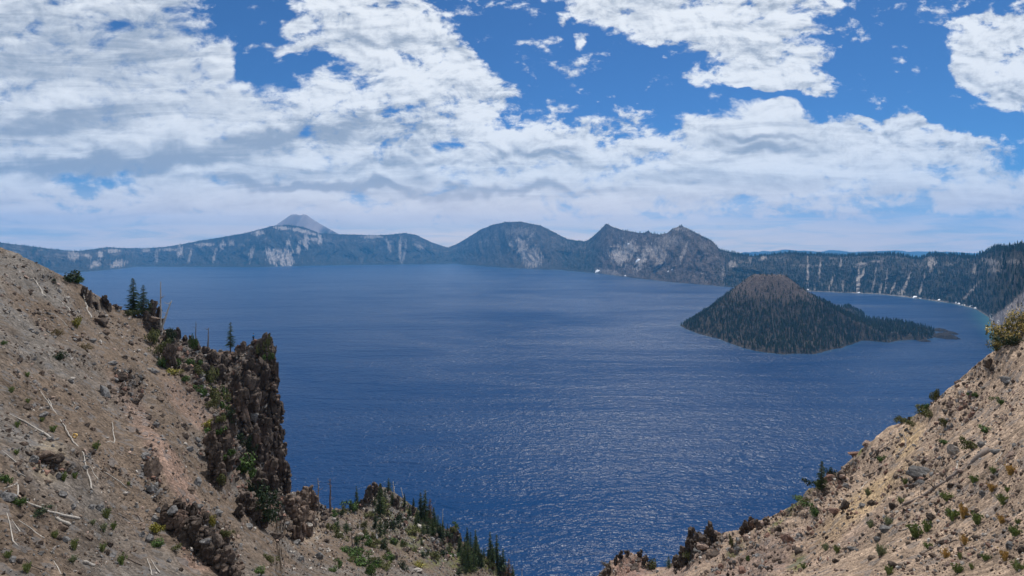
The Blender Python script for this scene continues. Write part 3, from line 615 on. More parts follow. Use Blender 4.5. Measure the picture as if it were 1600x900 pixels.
crag('ragged ridge-top crags just right of the two firs on the left crest', [(238, 466, 500, 12), (247, 478, 502, 9), (235, 494, 520, 14), (228, 484, 500, 8), (243, 506, 524, 14), (252, 496, 508, 7)], 'dark', 2)
crag('low jagged spires on the crest right of the leaning dead tree', [(272, 512, 534, 14), (280, 510, 534, 8), (262, 518, 536, 10), (288, 522, 536, 8), (268, 530, 546, 16)], 'dark', 3)
crag('dark shaded gully rocks below the crest with a tall narrow face', [(267, 536, 582, 14), (276, 552, 586, 10), (258, 544, 570, 9)], 'dark', 4)
crag('small broken crags around the saddle with the single slim conifer', [(298, 524, 544, 10), (306, 530, 552, 14), (322, 540, 556, 16), (334, 548, 572, 14), (352, 552, 580, 16), (345, 570, 600, 18), (368, 548, 566, 10), (380, 534, 550, 12), (322, 566, 596, 14), (310, 556, 580, 12)], 'dark', 5)
crag('black shaded rock wall in the gully above the bright green bush', [(345, 648, 700, 22), (352, 680, 744, 24), (338, 690, 750, 18), (330, 672, 720, 16), (362, 640, 690, 16), (344, 722, 764, 16)], 'dark', 6)
crag('dark rocks heaped beneath the gully bushes', [(395, 778, 812, 26), (382, 768, 800, 20), (408, 796, 826, 22), (372, 788, 812, 16)], 'dark', 7)
crag('tan broken outcrop on the low shoulder beside two bare snags', [(482, 758, 792, 18), (470, 764, 800, 20), (490, 768, 806, 14), (460, 776, 812, 18), (478, 790, 838, 22), (466, 806, 850, 20), (452, 770, 800, 14)], 'brown', 8)
crag('long heap of dark blocks in the lower middle of the left slope', [(262, 792, 826, 22), (282, 800, 838, 26), (300, 810, 850, 28), (318, 824, 866, 28), (334, 838, 884, 30), (352, 856, 900, 26), (280, 778, 806, 16), (346, 830, 860, 20), (300, 786, 812, 14), (364, 880, 912, 22), (320, 800, 824, 12)], 'dark', 9, fine=2.0)
crag('dark spire at the top of the lower wooded spur', [(586, 747, 778, 10), (578, 758, 782, 12), (593, 756, 780, 10), (572, 768, 788, 9)], 'dark', 10)
crag('dark blocks among the trees along the edge of the lower wooded spur', [(706, 824, 850, 18), (716, 830, 852, 12), (646, 790, 806, 10), (620, 774, 796, 14), (698, 826, 842, 10), (770, 876, 890, 12)], 'dark', 11)
crag('twin-horned dark crag above the water at the foot of the right slope', [(1081, 822, 858, 13), (1107, 818, 852, 14), (1092, 832, 864, 20), (1100, 834, 862, 16), (1078, 838, 872, 12), (1068, 856, 882, 16), (1058, 866, 890, 14), (1116, 830, 850, 10), (1074, 864, 888, 14)], 'dark', 12)
crag('small dark crag on the right skyline above the twin-horned crag', [(1166, 811, 836, 14), (1174, 808, 830, 12), (1160, 820, 840, 9), (1184, 812, 828, 12), (1198, 808, 822, 12)], 'dark', 13)
crag('ragged rim of dark blocks round the small red knoll at the bottom', [(970, 860, 876, 9), (980, 858, 872, 9), (962, 868, 884, 9), (1000, 858, 874, 10), (1008, 864, 886, 9), (1015, 878, 892, 9), (952, 880, 898, 10), (944, 890, 908, 10), (990, 884, 892, 16)], 'dark', 14)
crag('ledge of grey rocks on the left crest near the leaning grey stake', [(132, 446, 470, 9), (140, 455, 482, 10), (163, 458, 484, 12), (160, 492, 510, 16), (182, 474, 484, 8), (170, 470, 490, 9), (150, 470, 486, 9)], 'dark', 15)

# from here on things stand on the slopes or on the outcrops
_f3 = np.concatenate([tri[:, [0, 1, 2]], tri[:, [0, 2, 3]]])
bvh = BVHTree.FromPolygons([tuple(p) for p in np.concatenate([Q2] + CRAGV).tolist()], _f3.tolist() + (np.concatenate(CRAGF) + len(Q2)).tolist())

# boulders one can point at
def boulder(px, py, w, h, col, label, seed, group='boulders lying on the slopes', flat=1.0):
    p, n = hit(px, py + h * .3)
    if p is None: return None
    d = p.y; sw, sh = w / 2 / F * d, h / 2 / F * d
    v, f = cut_rock(3, 300 + seed, 12, .6, .92, .10); q = v * 2.2 + seed; wf, ws, wb = worley(q, seed); v = v * (.95 + .18 * (wb - .5))[:, None]
    v = v * np.array([sw, (sw + sh) / 2 * flat, sh]) * 1.12
    v = v @ rotm(random.uniform(-.15, .15), random.uniform(-.2, .2), 0).T; v[:, 2] += sh * .35
    c = np.array(GREYS[col]) * (1 + .4 * fbm(q, 3, 2))[:, None]
    return tag(link('boulder', newmesh('boulder', v, f, M_STONE, c, smooth=False), loc=p), label, 'boulder', group)
BO = [(163, 610, 13, 26, 'grey', 'long upright light grey boulder on the left slope below the crest crags'), (186, 588, 16, 16, 'dark', 'dark block just above the long light grey boulder on the left slope'), (176, 566, 12, 10, 'grey', 'grey rock topmost of the three above the long light grey boulder'),
      (237, 730, 15, 42, 'brown', 'tall square-edged brown slab standing in the middle of the left slope'), (226, 712, 15, 12, 'grey', 'grey block leaning on top of the tall brown slab'), (220, 742, 10, 8, 'grey', 'small grey rock at the left side of the tall brown slab'), (238, 764, 13, 20, 'grey', 'grey block directly under the tall brown slab'),
      (32, 493, 6, 5, 'pale', 'small pale stone alone on the upper left slope'), (114, 591, 7, 5, 'pale', 'pale tan stone on the left slope beside a dry bush'), (52, 716, 12, 16, 'grey', 'blue-grey boulder left of the brown rock step on the left slope'), (68, 710, 22, 18, 'brown', 'wide brown rock forming a step on the left slope'), (92, 716, 13, 14, 'dark', 'dark boulder at the right end of the brown rock step'),
      (92, 743, 9, 12, 'grey', 'grey boulder below the pale sandy chute on the left slope'), (107, 733, 6, 6, 'grey', 'small round grey stone right of the sandy chute'), (233, 841, 14, 13, 'grey', 'blue-grey boulder beside a yellow-green shrub, low on the left slope'), (221, 835, 9, 10, 'grey', 'smaller grey boulder left of the blue-grey one by the yellow-green shrub'),
      (244, 812, 10, 14, 'grey', 'light grey boulder above the yellow-green shrub'), (309, 752, 9, 18, 'grey', 'grey leaning slab at the head of the dark crack in the left slope'), (101, 842, 14, 9, 'grey', 'flat grey boulder near the bottom left edge below the thick bleached log'), (92, 840, 8, 10, 'dark', 'dark stone touching the flat grey boulder near the bottom left'),
      (176, 866, 11, 9, 'grey', 'grey boulder by a green tuft at the bottom of the left slope'), (166, 863, 8, 9, 'dark', 'dark stone left of the grey boulder by the green tuft'), (19, 874, 9, 12, 'grey', 'grey boulder in the bottom left corner'), (30, 876, 11, 10, 'dark', 'dark boulder in the bottom left corner'),
      (142, 791, 8, 12, 'grey', 'grey upright stone in the middle of the lower left slope'), (154, 793, 11, 9, 'grey', 'grey stone right of the upright one on the lower left slope'), (11, 776, 18, 16, 'grey', 'large grey boulder at the left frame edge under bleached branches'), (34, 770, 9, 10, 'dark', 'dark boulder right of the bleached branches at the left edge'),
      (97, 772, 13, 10, 'grey', 'flat blue-grey boulder above the thick bleached log'), (290, 682, 10, 9, 'dark', 'dark stone on the reddish slope left of the gully'), (308, 686, 11, 10, 'grey', 'grey stone on the slope left of the gully shadow'), (296, 700, 13, 10, 'grey', 'flat grey stone left of the gully'), (340, 800, 16, 6, 'grey', 'thin flat slab on the slope right of the dark block heap'),
      (388, 822, 16, 8, 'grey', 'flat slab below the gully bushes'), (430, 838, 24, 10, 'dark', 'wide overhanging slab below the gully bushes'), (444, 792, 15, 12, 'grey', 'blue-grey block right of the lowest gully bush'), (498, 868, 12, 12, 'grey', 'grey boulder at the bottom of the low shoulder'), (499, 858, 7, 6, 'pale', 'white rounded stone on the low shoulder'),
      (397, 650, 12, 16, 'grey', 'grey block set in the tall dark cliff'), (160, 502, 16, 12, 'dark', 'dark hollow block on the left slope below the crest ledge'), (213, 628, 9, 12, 'dark', 'dark stone on the left slope right of the long light grey boulder'), (120, 708, 7, 6, 'brown', 'small brown stone beside the long thin branch on the left slope'),
      (1491, 703, 17, 18, 'pale', 'pale rounded boulder on the right slope above the long fallen trunk'), (1441, 738, 38, 15, 'grey', 'big flat grey slab on the right slope left of the pale boulder'), (1456, 808, 15, 13, 'dark', 'square dark boulder below the long fallen trunk'), (1396, 882, 15, 14, 'dark', 'dark boulder near the bottom edge of the right slope'),
      (1320, 790, 13, 16, 'dark', 'dark upright block left of the tan sand streak on the right slope'), (1385, 828, 22, 9, 'grey', 'flat blue-grey slab lower left of the long fallen trunk'), (1397, 790, 12, 10, 'dark', 'dark stone at the thin end of the long fallen trunk'), (1374, 837, 8, 7, 'dark', 'small dark stone beside the flat blue-grey slab'),
      (1295, 748, 20, 13, 'reddish', 'reddish block on the right skyline beside the small fir'), (1288, 760, 13, 8, 'pinkish', 'pinkish slab under the reddish block on the right skyline'), (1314, 742, 14, 10, 'dark', 'dark rock right of the reddish block on the right slope'), (1597, 858, 12, 16, 'dark', 'dark boulder cut by the right edge near the bottom'), (1348, 790, 10, 7, 'grey', 'grey stone in the tan sand streak of the right slope'),
      (1535, 694, 8, 12, 'grey', 'narrow grey stone beyond the thick end of the long fallen trunk'), (1484, 668, 10, 12, 'grey', 'dark grey stone on the upper right slope'), (1545, 566, 18, 16, 'brown', 'brown boulder under the golden shrubs on the right skyline'), (1552, 575, 10, 9, 'dark', 'dark stone right of the brown boulder under the golden shrubs'), (1575, 592, 20, 14, 'grey', 'grey split ledge on the right slope below the golden shrubs'),
      (1354, 690, 14, 9, 'pinkish', 'pale pinkish stone on the right skyline'), (1338, 700, 18, 7, 'reddish', 'flat reddish rock on the right skyline left of the pale pinkish stone'), (1310, 744, 10, 8, 'brown', 'brown stone behind the dark rock on the right slope'), (1098, 852, 16, 10, 'pinkish', 'pinkish boulder at the foot of the twin-horned crag'), (1086, 862, 12, 12, 'grey', 'light grey boulder at the foot of the twin-horned crag'),
      (1116, 866, 22, 8, 'dark', 'dark slanting slab below the twin-horned crag'), (1230, 842, 16, 16, 'reddish', 'large reddish rock low on the right slope'), (1248, 860, 16, 14, 'dark', 'dark rock low on the right slope beside the reddish one'), (1200, 836, 14, 10, 'reddish', 'reddish blocky stone below the skyline of the right slope'), (1160, 892, 14, 12, 'reddish', 'reddish stone at the bottom edge of the right slope'),
      (1500, 760, 10, 8, 'brown', 'brown stone under the long fallen trunk'), (1580, 850, 14, 8, 'grey', 'grey slab near the right edge at the bottom'), (1372, 842, 9, 8, 'grey', 'grey stone left of the small dark stone on the right slope')]
for i, b_ in enumerate(BO): boulder(*b_, seed=i)
# smaller rocks in the rubble, each told by what it lies beside
r5 = np.random.default_rng(55)
MARKS = [(240, 740, 'tall brown slab'), (163, 610, 'long light grey boulder'), (216, 470, 'two crest firs'), (80, 712, 'brown rock step'), (118, 690, 'yellow wood ring'), (144, 765, 'foot of the long crooked branch'), (100, 806, 'thick bleached log'), (48, 668, 'straight bleached log'), (177, 746, 'thin straight stick'),
         (227, 838, 'blue-grey boulder pair'), (92, 558, 'round dark bush'), (90, 521, 'dry brown bush'), (133, 543, 'dry grey-brown bush'), (110, 486, 'grey stick on the upper slope'), (60, 448, 'bleached stump'), (176, 676, 'two crossed sticks'), (300, 830, 'heap of dark blocks'), (137, 882, 'short white log'), (20, 760, 'bent bleached branch'), (235, 885, 'two steep bottom sticks'),
         (290, 690, 'dark stone left of the gully'), (98, 842, 'flat grey boulder'), (50, 828, 'grey stick below the log'), (20, 840, 'thin bent corner stick'), (118, 432, 'dark crest bush'), (32, 493, 'small pale stone'), (267, 560, 'shaded gully rocks'), (190, 815, 'curved dark twig'),
         (480, 790, 'tan broken outcrop'), (516, 790, 'two bare snags'), (588, 765, 'spur-top spire'), (566, 876, 'diagonal green bush band'), (550, 840, 'thin dark spur snag'), (612, 830, 'dark low spur shrub'), (665, 815, 'crest clump of firs'), (735, 870, 'dark fir thicket'), (611, 872, 'lone spur bush'), (656, 884, 'yellowish low shrub'), (499, 862, 'white rounded stone'), (430, 838, 'overhanging slab'),
         (1491, 703, 'pale rounded boulder'), (1441, 738, 'big flat grey slab'), (1456, 808, 'square dark boulder'), (1396, 882, 'dark bottom boulder'), (1320, 790, 'dark upright block'), (1385, 828, 'flat blue-grey slab'), (1290, 750, 'small right-slope fir'), (1414, 695, 'curved upright branch'), (1378, 700, 'crooked skyline branch'), (1484, 668, 'dark grey upper stone'), (1540, 710, 'thick end of the fallen trunk'),
         (1387, 800, 'thin end of the fallen trunk'), (1470, 760, 'middle of the fallen trunk'), (1576, 592, 'grey split ledge'), (1550, 763, 'orange dry tuft'), (1568, 783, 'spiky green tuft'), (1497, 804, 'leafy tuft pair'), (1477, 867, 'bright orange tuft'), (1438, 828, 'spreading green tuft'), (1238, 850, 'large reddish rock'), (1170, 822, 'small skyline crag'), (1095, 845, 'twin-horned crag'), (1275, 800, 'green cushion bush'), (1376, 862, 'grey-green bottom tuft'),
         (1459, 625, 'upright olive shrub'), (1452, 854, 'dark low stick'), (1340, 770, 'tan sand streak'), (1300, 858, 'sage-green tuft'), (1168, 872, 'little green bush'), (1540, 672, 'high green shrub'), (1586, 832, 'right-edge leafy tuft'), (1524, 617, 'small open-slope shrub')]
USED = {}
for (x0, y0, x1, y1, n, cols, gr) in [(10, 440, 330, 700, 44, ['dark', 'brown', 'grey'], 'small rocks on the upper left scree'), (20, 700, 430, 890, 44, ['grey', 'dark', 'brown'], 'small rocks on the lower left scree'),
                                       (450, 800, 770, 895, 26, ['grey', 'dark', 'pale'], 'small rocks on the lower wooded spur'), (1100, 700, 1590, 895, 44, ['reddish', 'brown', 'grey', 'dark', 'pinkish'], 'small rocks on the right scree')]:
    k = tries = 0
    while k < n and tries < 4000:
        tries += 1
        px, py = r5.uniform(x0, x1), r5.uniform(y0, y1); p, _ = hit(px, py, False)
        if p is None: continue
        s = r5.uniform(4.5, 10); mk = min(MARKS, key=lambda q: (q[0] - px) ** 2 + (q[1] - py) ** 2); dx, dy = px - mk[0], py - mk[1]
        side = ('right of' if dx > 0 else 'left of') if abs(dx) > abs(dy) else ('below' if dy > 0 else 'above'); far = 'close ' if math.hypot(dx, dy) < 26 else 'some way '
        wd = r5.uniform(.9, 1.7); shp = 'long' if wd > 1.4 else ('squat' if wd > 1.12 else 'blocky')
        col = cols[r5.integers(len(cols))]; lab = 'small %s %s rock %s%s the %s' % (shp, col, far, side, mk[2])
        if lab in USED: continue
        USED[lab] = 1; boulder(px, py, s * wd, s, col, lab, 1000 + k, group=gr); k += 1

# ---------------------------------------------------------------- dead wood
m, t, b = material('bleached_wood'); oc = objco(t)
w_ = t.noise(t.vmath('MULTIPLY', oc, (9, 9, 2.0)), 2.0, 6, .7, 1.0)
v = t.vmath('SCALE', attr(t)); t.put(v.node.inputs['Scale'], t.ramp(w_, .3, .7, .55, 1.35)); t.put(b.inputs['Base Color'], v); b.inputs['Roughness'].default_value = .85
t.put(b.inputs['Normal'], bump(t, w_, .7, .03)); M_WOOD = m
def tube(pts, rads, ns=8, cap=True):
    pts = np.array(pts, float); V_, F_ = [], []; up = np.array([.13, .2, 1.0])
    for i, p in enumerate(pts):
        d = pts[min(i + 1, len(pts) - 1)] - pts[max(i - 1, 0)]; d /= np.linalg.norm(d) + 1e-9
        a = np.cross(d, up); a = a / np.linalg.norm(a) if np.linalg.norm(a) > .05 else np.array([1., 0, 0]); c = np.cross(a, d)
        for k in range(ns):
            th = 2 * math.pi * k / ns; V_.append(p + rads[i] * (math.cos(th) * a + math.sin(th) * c))
    for i in range(len(pts) - 1):
        for k in range(ns): F_.append((i * ns + k, i * ns + (k + 1) % ns, (i + 1) * ns + (k + 1) % ns, (i + 1) * ns + k))
    if cap: F_.append(tuple(range(ns - 1, -1, -1))); F_.append(tuple((len(pts) - 1) * ns + k for k in range(ns)))
    return V_, F_
def merge(parts):
    V_, F_ = [], []
    for v, f in parts:
        o = len(V_); V_ += list(v); F_ += [tuple(i + o for i in q) for q in f]
    return V_, F_
def smooth_path(ps, n):
    ps = np.array(ps, float); s = np.concatenate([[0], np.cumsum(np.linalg.norm(np.diff(ps, axis=0), axis=1))]); t_ = np.linspace(0, s[-1], n)
    return np.stack([np.interp(t_, s, ps[:, k]) for k in range(3)], 1), t_ / s[-1]
def log(path, w0, w1, label, col=(.36, .33, .29), cat='log', name='log', twigs=0, group='bleached dead wood on the slopes', lift=.3, seed=0):
    ps = []
    for (x, y) in path:
        p, n = hit(x, y)
        if p is None: return
        ps.append(np.array(p) + np.array(n) * .0)
    n = max(8, int(np.linalg.norm(ps[0] - ps[-1]) * 3)); n = min(n, 40)
    P_, t_ = smooth_path(ps, n); d = P_[:, 1].mean(); r0, r1 = w0 / 2 / F * d, w1 / 2 / F * d
    rr = r0 + (r1 - r0) * t_; wig = fbm(P_ * 1.3 + seed, 2, 3)
    P_[:, 2] += rr * lift + .02 + .03 * wig; P_[:, 0] += wig * r0 * 2.2; P_[:, 1] += fbm(P_ * .8 + 4, 2, 9) * r0 * 2
    base = P_[0].copy(); parts = [tube(P_ - base, rr * (1 + .15 * fbm(P_ * 4, 2, 8)), 8)]
    rr_ = np.random.default_rng(seed + 77)
    for k in range(twigs):
        i = rr_.integers(2, n - 1); L = rr_.uniform(3, 9) * rr[i] + .1; dv = rr_.normal(size=3); dv[2] = abs(dv[2]) + .3; dv /= np.linalg.norm(dv)
        q = P_[i] - base; parts.append(tube([q, q + dv * L * .5, q + dv * L + rr_.normal(size=3) * L * .15], [rr[i] * .4, rr[i] * .25, rr[i] * .08], 5))
    V_, F_ = merge(parts); V_ = np.array(V_); c = np.array(col) * (1 + .3 * fbm(V_ * 2 + seed, 3, 4))[:, None]
    return tag(link(name, newmesh(name, V_, F_, M_WOOD, c), loc=base), label, cat, group)
LG = [([(84, 689), (60, 672), (34, 658), (12, 646)], 3.6, 2.0, 'straight bleached log pointing up to the left frame edge above the brown rock step', 'log', 0), ([(144, 767), (137, 738), (130, 709), (118, 695), (100, 666), (84, 640), (74, 622)], 2.2, 1.2, 'long thin crooked branch running down the middle of the left slope', 'branch', 4),
      ([(154, 750), (147, 740), (141, 729)], 1.6, .8, 'short stick right of the lower end of the long crooked branch', 'stick', 0), ([(199, 763), (178, 748), (154, 731)], 2.0, 1.0, 'thin straight stick in the middle of the left slope', 'stick', 0), ([(179, 692), (177, 676), (175, 660)], 1.7, .8, 'pale upright-lying stick crossing a shorter one on the left slope', 'stick', 0),
      ([(180, 693), (172, 690), (165, 692)], 1.8, 1.0, 'short pale stick at the foot of the upright-lying one', 'stick', 0), ([(124, 812), (108, 808), (92, 804), (72, 799), (54, 791), (37, 781)], 5.2, 2.2, 'thick bleached log on the lower left slope', 'log', 2), ([(107, 822), (98, 817), (87, 810)], 5.5, 4.0, 'short thick log stub under the thick bleached log', 'log', 0),
      ([(40, 746), (28, 739), (17, 732)], 1.5, .8, 'thin pale stick near the left edge below the brown rock step', 'stick', 0), ([(29, 727), (16, 716), (4, 705)], 2.4, 1.2, 'pale stick touching the left frame edge', 'stick', 1), ([(26, 776), (29, 756), (6, 764)], 2.6, 1.6, 'bent bleached branch on the boulder at the left edge', 'branch', 3),
      ([(29, 855), (20, 848), (16, 826), (10, 802)], 2.2, 1.2, 'thin bent stick near the bottom left corner', 'stick', 0), ([(31, 833), (24, 823), (18, 812)], 1.8, .8, 'short stick beside the bent one in the bottom left', 'stick', 0), ([(69, 842), (50, 828), (30, 813)], 2.4, 1.4, 'grey stick below the thick bleached log', 'stick', 0),
      ([(211, 838), (210, 826), (202, 813), (188, 805), (173, 800)], 1.6, 1.0, 'curved dark twig lying low in the middle of the left slope', 'stick', 2), ([(222, 816), (214, 804), (208, 795)], 1.6, .8, 'short pale twig right of the curved dark one', 'stick', 0), ([(147, 885), (138, 882), (129, 880)], 6.0, 5.0, 'short thick white log at the bottom of the left slope', 'log', 0),
      ([(222, 884), (208, 878), (195, 871)], 2.0, 1.2, 'dark stick at the bottom of the left slope right of the grey boulder', 'stick', 0), ([(238, 900), (234, 886), (230, 873)], 2.0, 1.0, 'left of the two steep pale sticks at the bottom edge', 'stick', 0), ([(249, 896), (242, 885), (235, 875)], 1.8, .9, 'right of the two steep pale sticks at the bottom edge', 'stick', 0),
      ([(96, 898), (90, 888), (84, 877)], 1.8, 1.0, 'thin stick at the bottom edge below the flat grey boulder', 'stick', 0), ([(127, 504), (110, 486), (92, 468)], 2.2, 1.0, 'grey stick on the upper left slope pointing to the crest bush', 'stick', 1), ([(70, 464), (62, 450), (52, 435)], 2.6, 1.6, 'forked bleached stump wood on the upper left slope', 'branch', 5), ([(81, 637), (70, 622), (61, 608)], 1.8, .9, 'thin stick above the straight bleached log', 'stick', 0),
      ([(106, 510), (98, 502), (88, 494)], 1.6, .8, 'small stick under the grey stick on the upper left slope', 'stick', 0), ([(143, 498), (136, 482), (131, 462), (133, 453)], 2.8, 1.6, 'leaning grey stake of wood on the left crest', 'branch', 1), ([(288, 824), (290, 820)], 2.5, 1.2, 'white splinter of wood in the dark block heap', 'stick', 0), ([(70, 892), (52, 886), (38, 872)], 1.8, 1, 'dark curved branch in the bottom left corner', 'branch', 2),
      ([(1547, 704), (1520, 723), (1493, 743), (1472, 756), (1453, 769), (1421, 788), (1387, 800)], 8.5, 2.2, 'long fallen tree trunk lying down the right slope', 'fallen trunk', 12), ([(1405, 711), (1416, 697), (1415, 686), (1411, 676)], 3.4, 1.4, 'curved upright branch in the tan sand streak of the right slope', 'branch', 0), ([(1361, 716), (1374, 702), (1388, 694), (1400, 683)], 2.6, 1.2, 'crooked branch left of the curved upright one on the right slope', 'branch', 1),
      ([(1494, 740), (1496, 722), (1512, 710)], 2.4, 1.0, 'twisted root looping over the middle of the long fallen trunk', 'root', 2), ([(1350, 745), (1360, 743), (1368, 738)], 2.8, 2.0, 'short dark stub of wood on the right slope left of the flat slab', 'stick', 0), ([(1439, 867), (1454, 858), (1469, 849)], 2.0, 1.2, 'dark stick in the low part of the right slope', 'stick', 0),
      ([(1410, 830), (1421, 826), (1432, 818)], 1.8, 1.0, 'thin stick below the thin end of the long fallen trunk', 'stick', 0), ([(1555, 724), (1562, 714), (1568, 702)], 2.0, .8, 'forked twig right of the thick end of the fallen trunk', 'stick', 2), ([(1261, 845), (1270, 840), (1280, 837)], 2.4, 1.2, 'dark root on the lower right slope', 'root', 0), ([(1344, 766), (1350, 758), (1355, 752)], 1.6, .8, 'thin twig on the right slope above the sand streak', 'stick', 0),
      ([(1484, 848), (1492, 844), (1504, 846)], 1.6, .8, 'thin dark twig beside a dry orange tuft on the right slope', 'stick', 0)]
for i, (pa, a_, b_, lab, cat_, tw) in enumerate(LG):
    dark = 'dark' in lab or 'crooked branch left' in lab
    log(pa, a_ * (1 if 'fallen' in cat_ else .95), b_ * .95, lab, (.13, .10, .08) if dark else ((.17, .135, .115) if 'fallen tree' in lab or 'curved upright' in lab else (.34, .31, .275)), cat_, {'log': 'log', 'fallen trunk': 'fallen_trunk', 'root': 'root', 'branch': 'dead_branch', 'stick': 'stick'}[cat_], tw, seed=i)
# a hollow ring of yellow wood
p, n = hit(117, 684); s = p.y / F
V_, F_ = [], []
for i in range(20):
    for j in range(8):
        a_, c_ = 2 * math.pi * i / 20, 2 * math.pi * j / 8; R_, r_ = 3.0 * s, (1.0 + .3 * math.sin(3 * a_)) * s
        V_.append(((R_ + r_ * math.cos(c_)) * math.cos(a_), r_ * math.sin(c_), (R_ + r_ * math.cos(c_)) * math.sin(a_)))
        F_.append((i * 8 + j, ((i + 1) % 20) * 8 + j, ((i + 1) % 20) * 8 + (j + 1) % 8, i * 8 + (j + 1) % 8))
tag(link('wood_ring', newmesh('wood_ring', V_, F_, M_WOOD, np.broadcast_to(np.array([.62, .40, .12]), (160, 3))), loc=p + Vector((0, 0, 3.2 * s))), 'yellow ring of broken wood lying by the long crooked branch', 'ring')

# ---------------------------------------------------------------- plants
def leafmat(name, rough=.7):
    m, t, b = material(name); oc = objco(t)
    v = t.vmath('SCALE', attr(t)); t.put(v.node.inputs['Scale'], t.ramp(t.noise(oc, 6, 3, .6), .3, .7, .7, 1.3)); t.put(b.inputs['Base Color'], v)
    b.inputs['Roughness'].default_value = rough; b.inputs['Specular IOR Level'].default_value = .2; return m
M_LEAF = leafmat('leaves')
def conifer_mesh(seed, fullness=1.0, width=.17, start=.08, ragged=.3, col=(.044, .066, .021), droop=.35, dead=0.0):
    """crown of a unit-high conifer: whorls of drooping boughs set with needle sprays"""
    r = np.random.default_rng(seed); V_, C_ = [], []
    nw = int(34 * (.6 + .4 * fullness))
    for i in range(nw):
        z0 = start + (0.985 - start) * (i + r.uniform(-.3, .3)) / nw; z0 = min(z0, .985)
        nb_ = 7 if z0 < .7 else 5
        for k in range(nb_):
            if r.random() > fullness: continue
            a = r.uniform(0, 2 * math.pi); L = width * ((1 - z0) ** .8 + .04) * r.uniform(1 - ragged, 1 + ragged * .6)
            if z0 < start + .12: L *= r.uniform(.5, 1)
            ca, sa = math.cos(a), math.sin(a); ns = max(3, int(7 * L / width) + 2)
            for j in range(ns):
                u = (j + .5) / ns; rad = L * u; z = z0 - droop * L * u * u + .012 * math.sin(9 * u + a)
                c = np.array([ca * rad, sa * rad, z]); s = (.037 * (1 - .40 * u)) * (0.55 + .6 * (1 - z0)) * r.uniform(.7, 1.4)
                side = np.array([-sa, ca, 0]); out = np.array([ca, sa, -.35])
                tw = r.normal(size=3) * .35
                for q in (1, -1):
                    tip = c + (out * .7 + side * q * .9 + tw) * s * 1.25; bse = c - out * s * .5
                    V_ += [bse, c + (side * q * .25 + np.array([0, 0, .3])) * s, tip]
                    g = r.uniform(.6, 1.5) * (.8 + .5 * u); cc = np.array(col) * g
                    if r.random() < dead: cc = np.array([.16, .085, .05]) * g
                    C_ += [cc] * 3
    V_ = np.array(V_); F_ = np.arange(len(V_)).reshape(-1, 3)
    return newmesh('crown', V_, F_, M_LEAF, np.array(C_), smooth=False)
def trunk_mesh(seed, r0=.016, top=.97, col=(.11, .085, .07), lean=.01):
    r = np.random.default_rng(seed); z = np.linspace(-.06, top, 10); ph = r.uniform(0, 6)
    pts = [(lean * math.sin(3 * q + ph) * q, lean * math.cos(2 * q + ph) * q, q) for q in z]; V_, F_ = tube(pts, [r0 * (1 - .85 * max(q, 0)) for q in z], 7)
    return newmesh('trunk', V_, F_, M_WOOD, np.broadcast_to(np.array(col), (len(V_), 3)))
CON = {'full': [(conifer_mesh(1), trunk_mesh(1)), (conifer_mesh(2, .92, .19, .05, .4), trunk_mesh(2)), (conifer_mesh(3, .95, .15, .1, .35), trunk_mesh(3))],
       'thin': [(conifer_mesh(4, .6, .12, .16, .55), trunk_mesh(4)), (conifer_mesh(5, .5, .14, .12, .6), trunk_mesh(5))],
       'slim': [(conifer_mesh(6, .85, .13, .07, .4, (.032, .05, .022)), trunk_mesh(6)), (conifer_mesh(7, .75, .12, .05, .5), trunk_mesh(7))],
       'wide': [(conifer_mesh(8, .95, .30, .03, .45, (.045, .075, .028)), trunk_mesh(8)), (conifer_mesh(9, .9, .26, .02, .5, (.04, .065, .024)), trunk_mesh(9))],
       'brown': [(conifer_mesh(10, .55, .15, .08, .5, (.05, .05, .028), dead=.6), trunk_mesh(10))]}
def conifer(px, top, base, kind, label, group='conifers on the crater rim', k=0, wide=1.0, dplus=0.0):
    p, n = hit(px, base)
    if p is None: return
    d = p.y + dplus; base_z = p.z; h = (base - top) / F * d
    h = h if p.z < HC - (base - HY) / F * p.y + .8 else h
    topz = HC - (top - HY) / F * d; h = max(topz - base_z, .3)
    loc = Vector(((px - CX) / F * d, d, base_z))
    ms = CON[kind][k % len(CON[kind])]
    e = bpy.data.objects.new('conifer', None); C.objects.link(e); e.location = loc; e.scale = (h * wide, h * wide, h); e.rotation_euler = (0, 0, random.uniform(0, 6.28)); e.empty_display_size = .3
    tag(e, label, 'tree', group); link('trunk', ms[1], e); link('crown', ms[0], e)
    return e
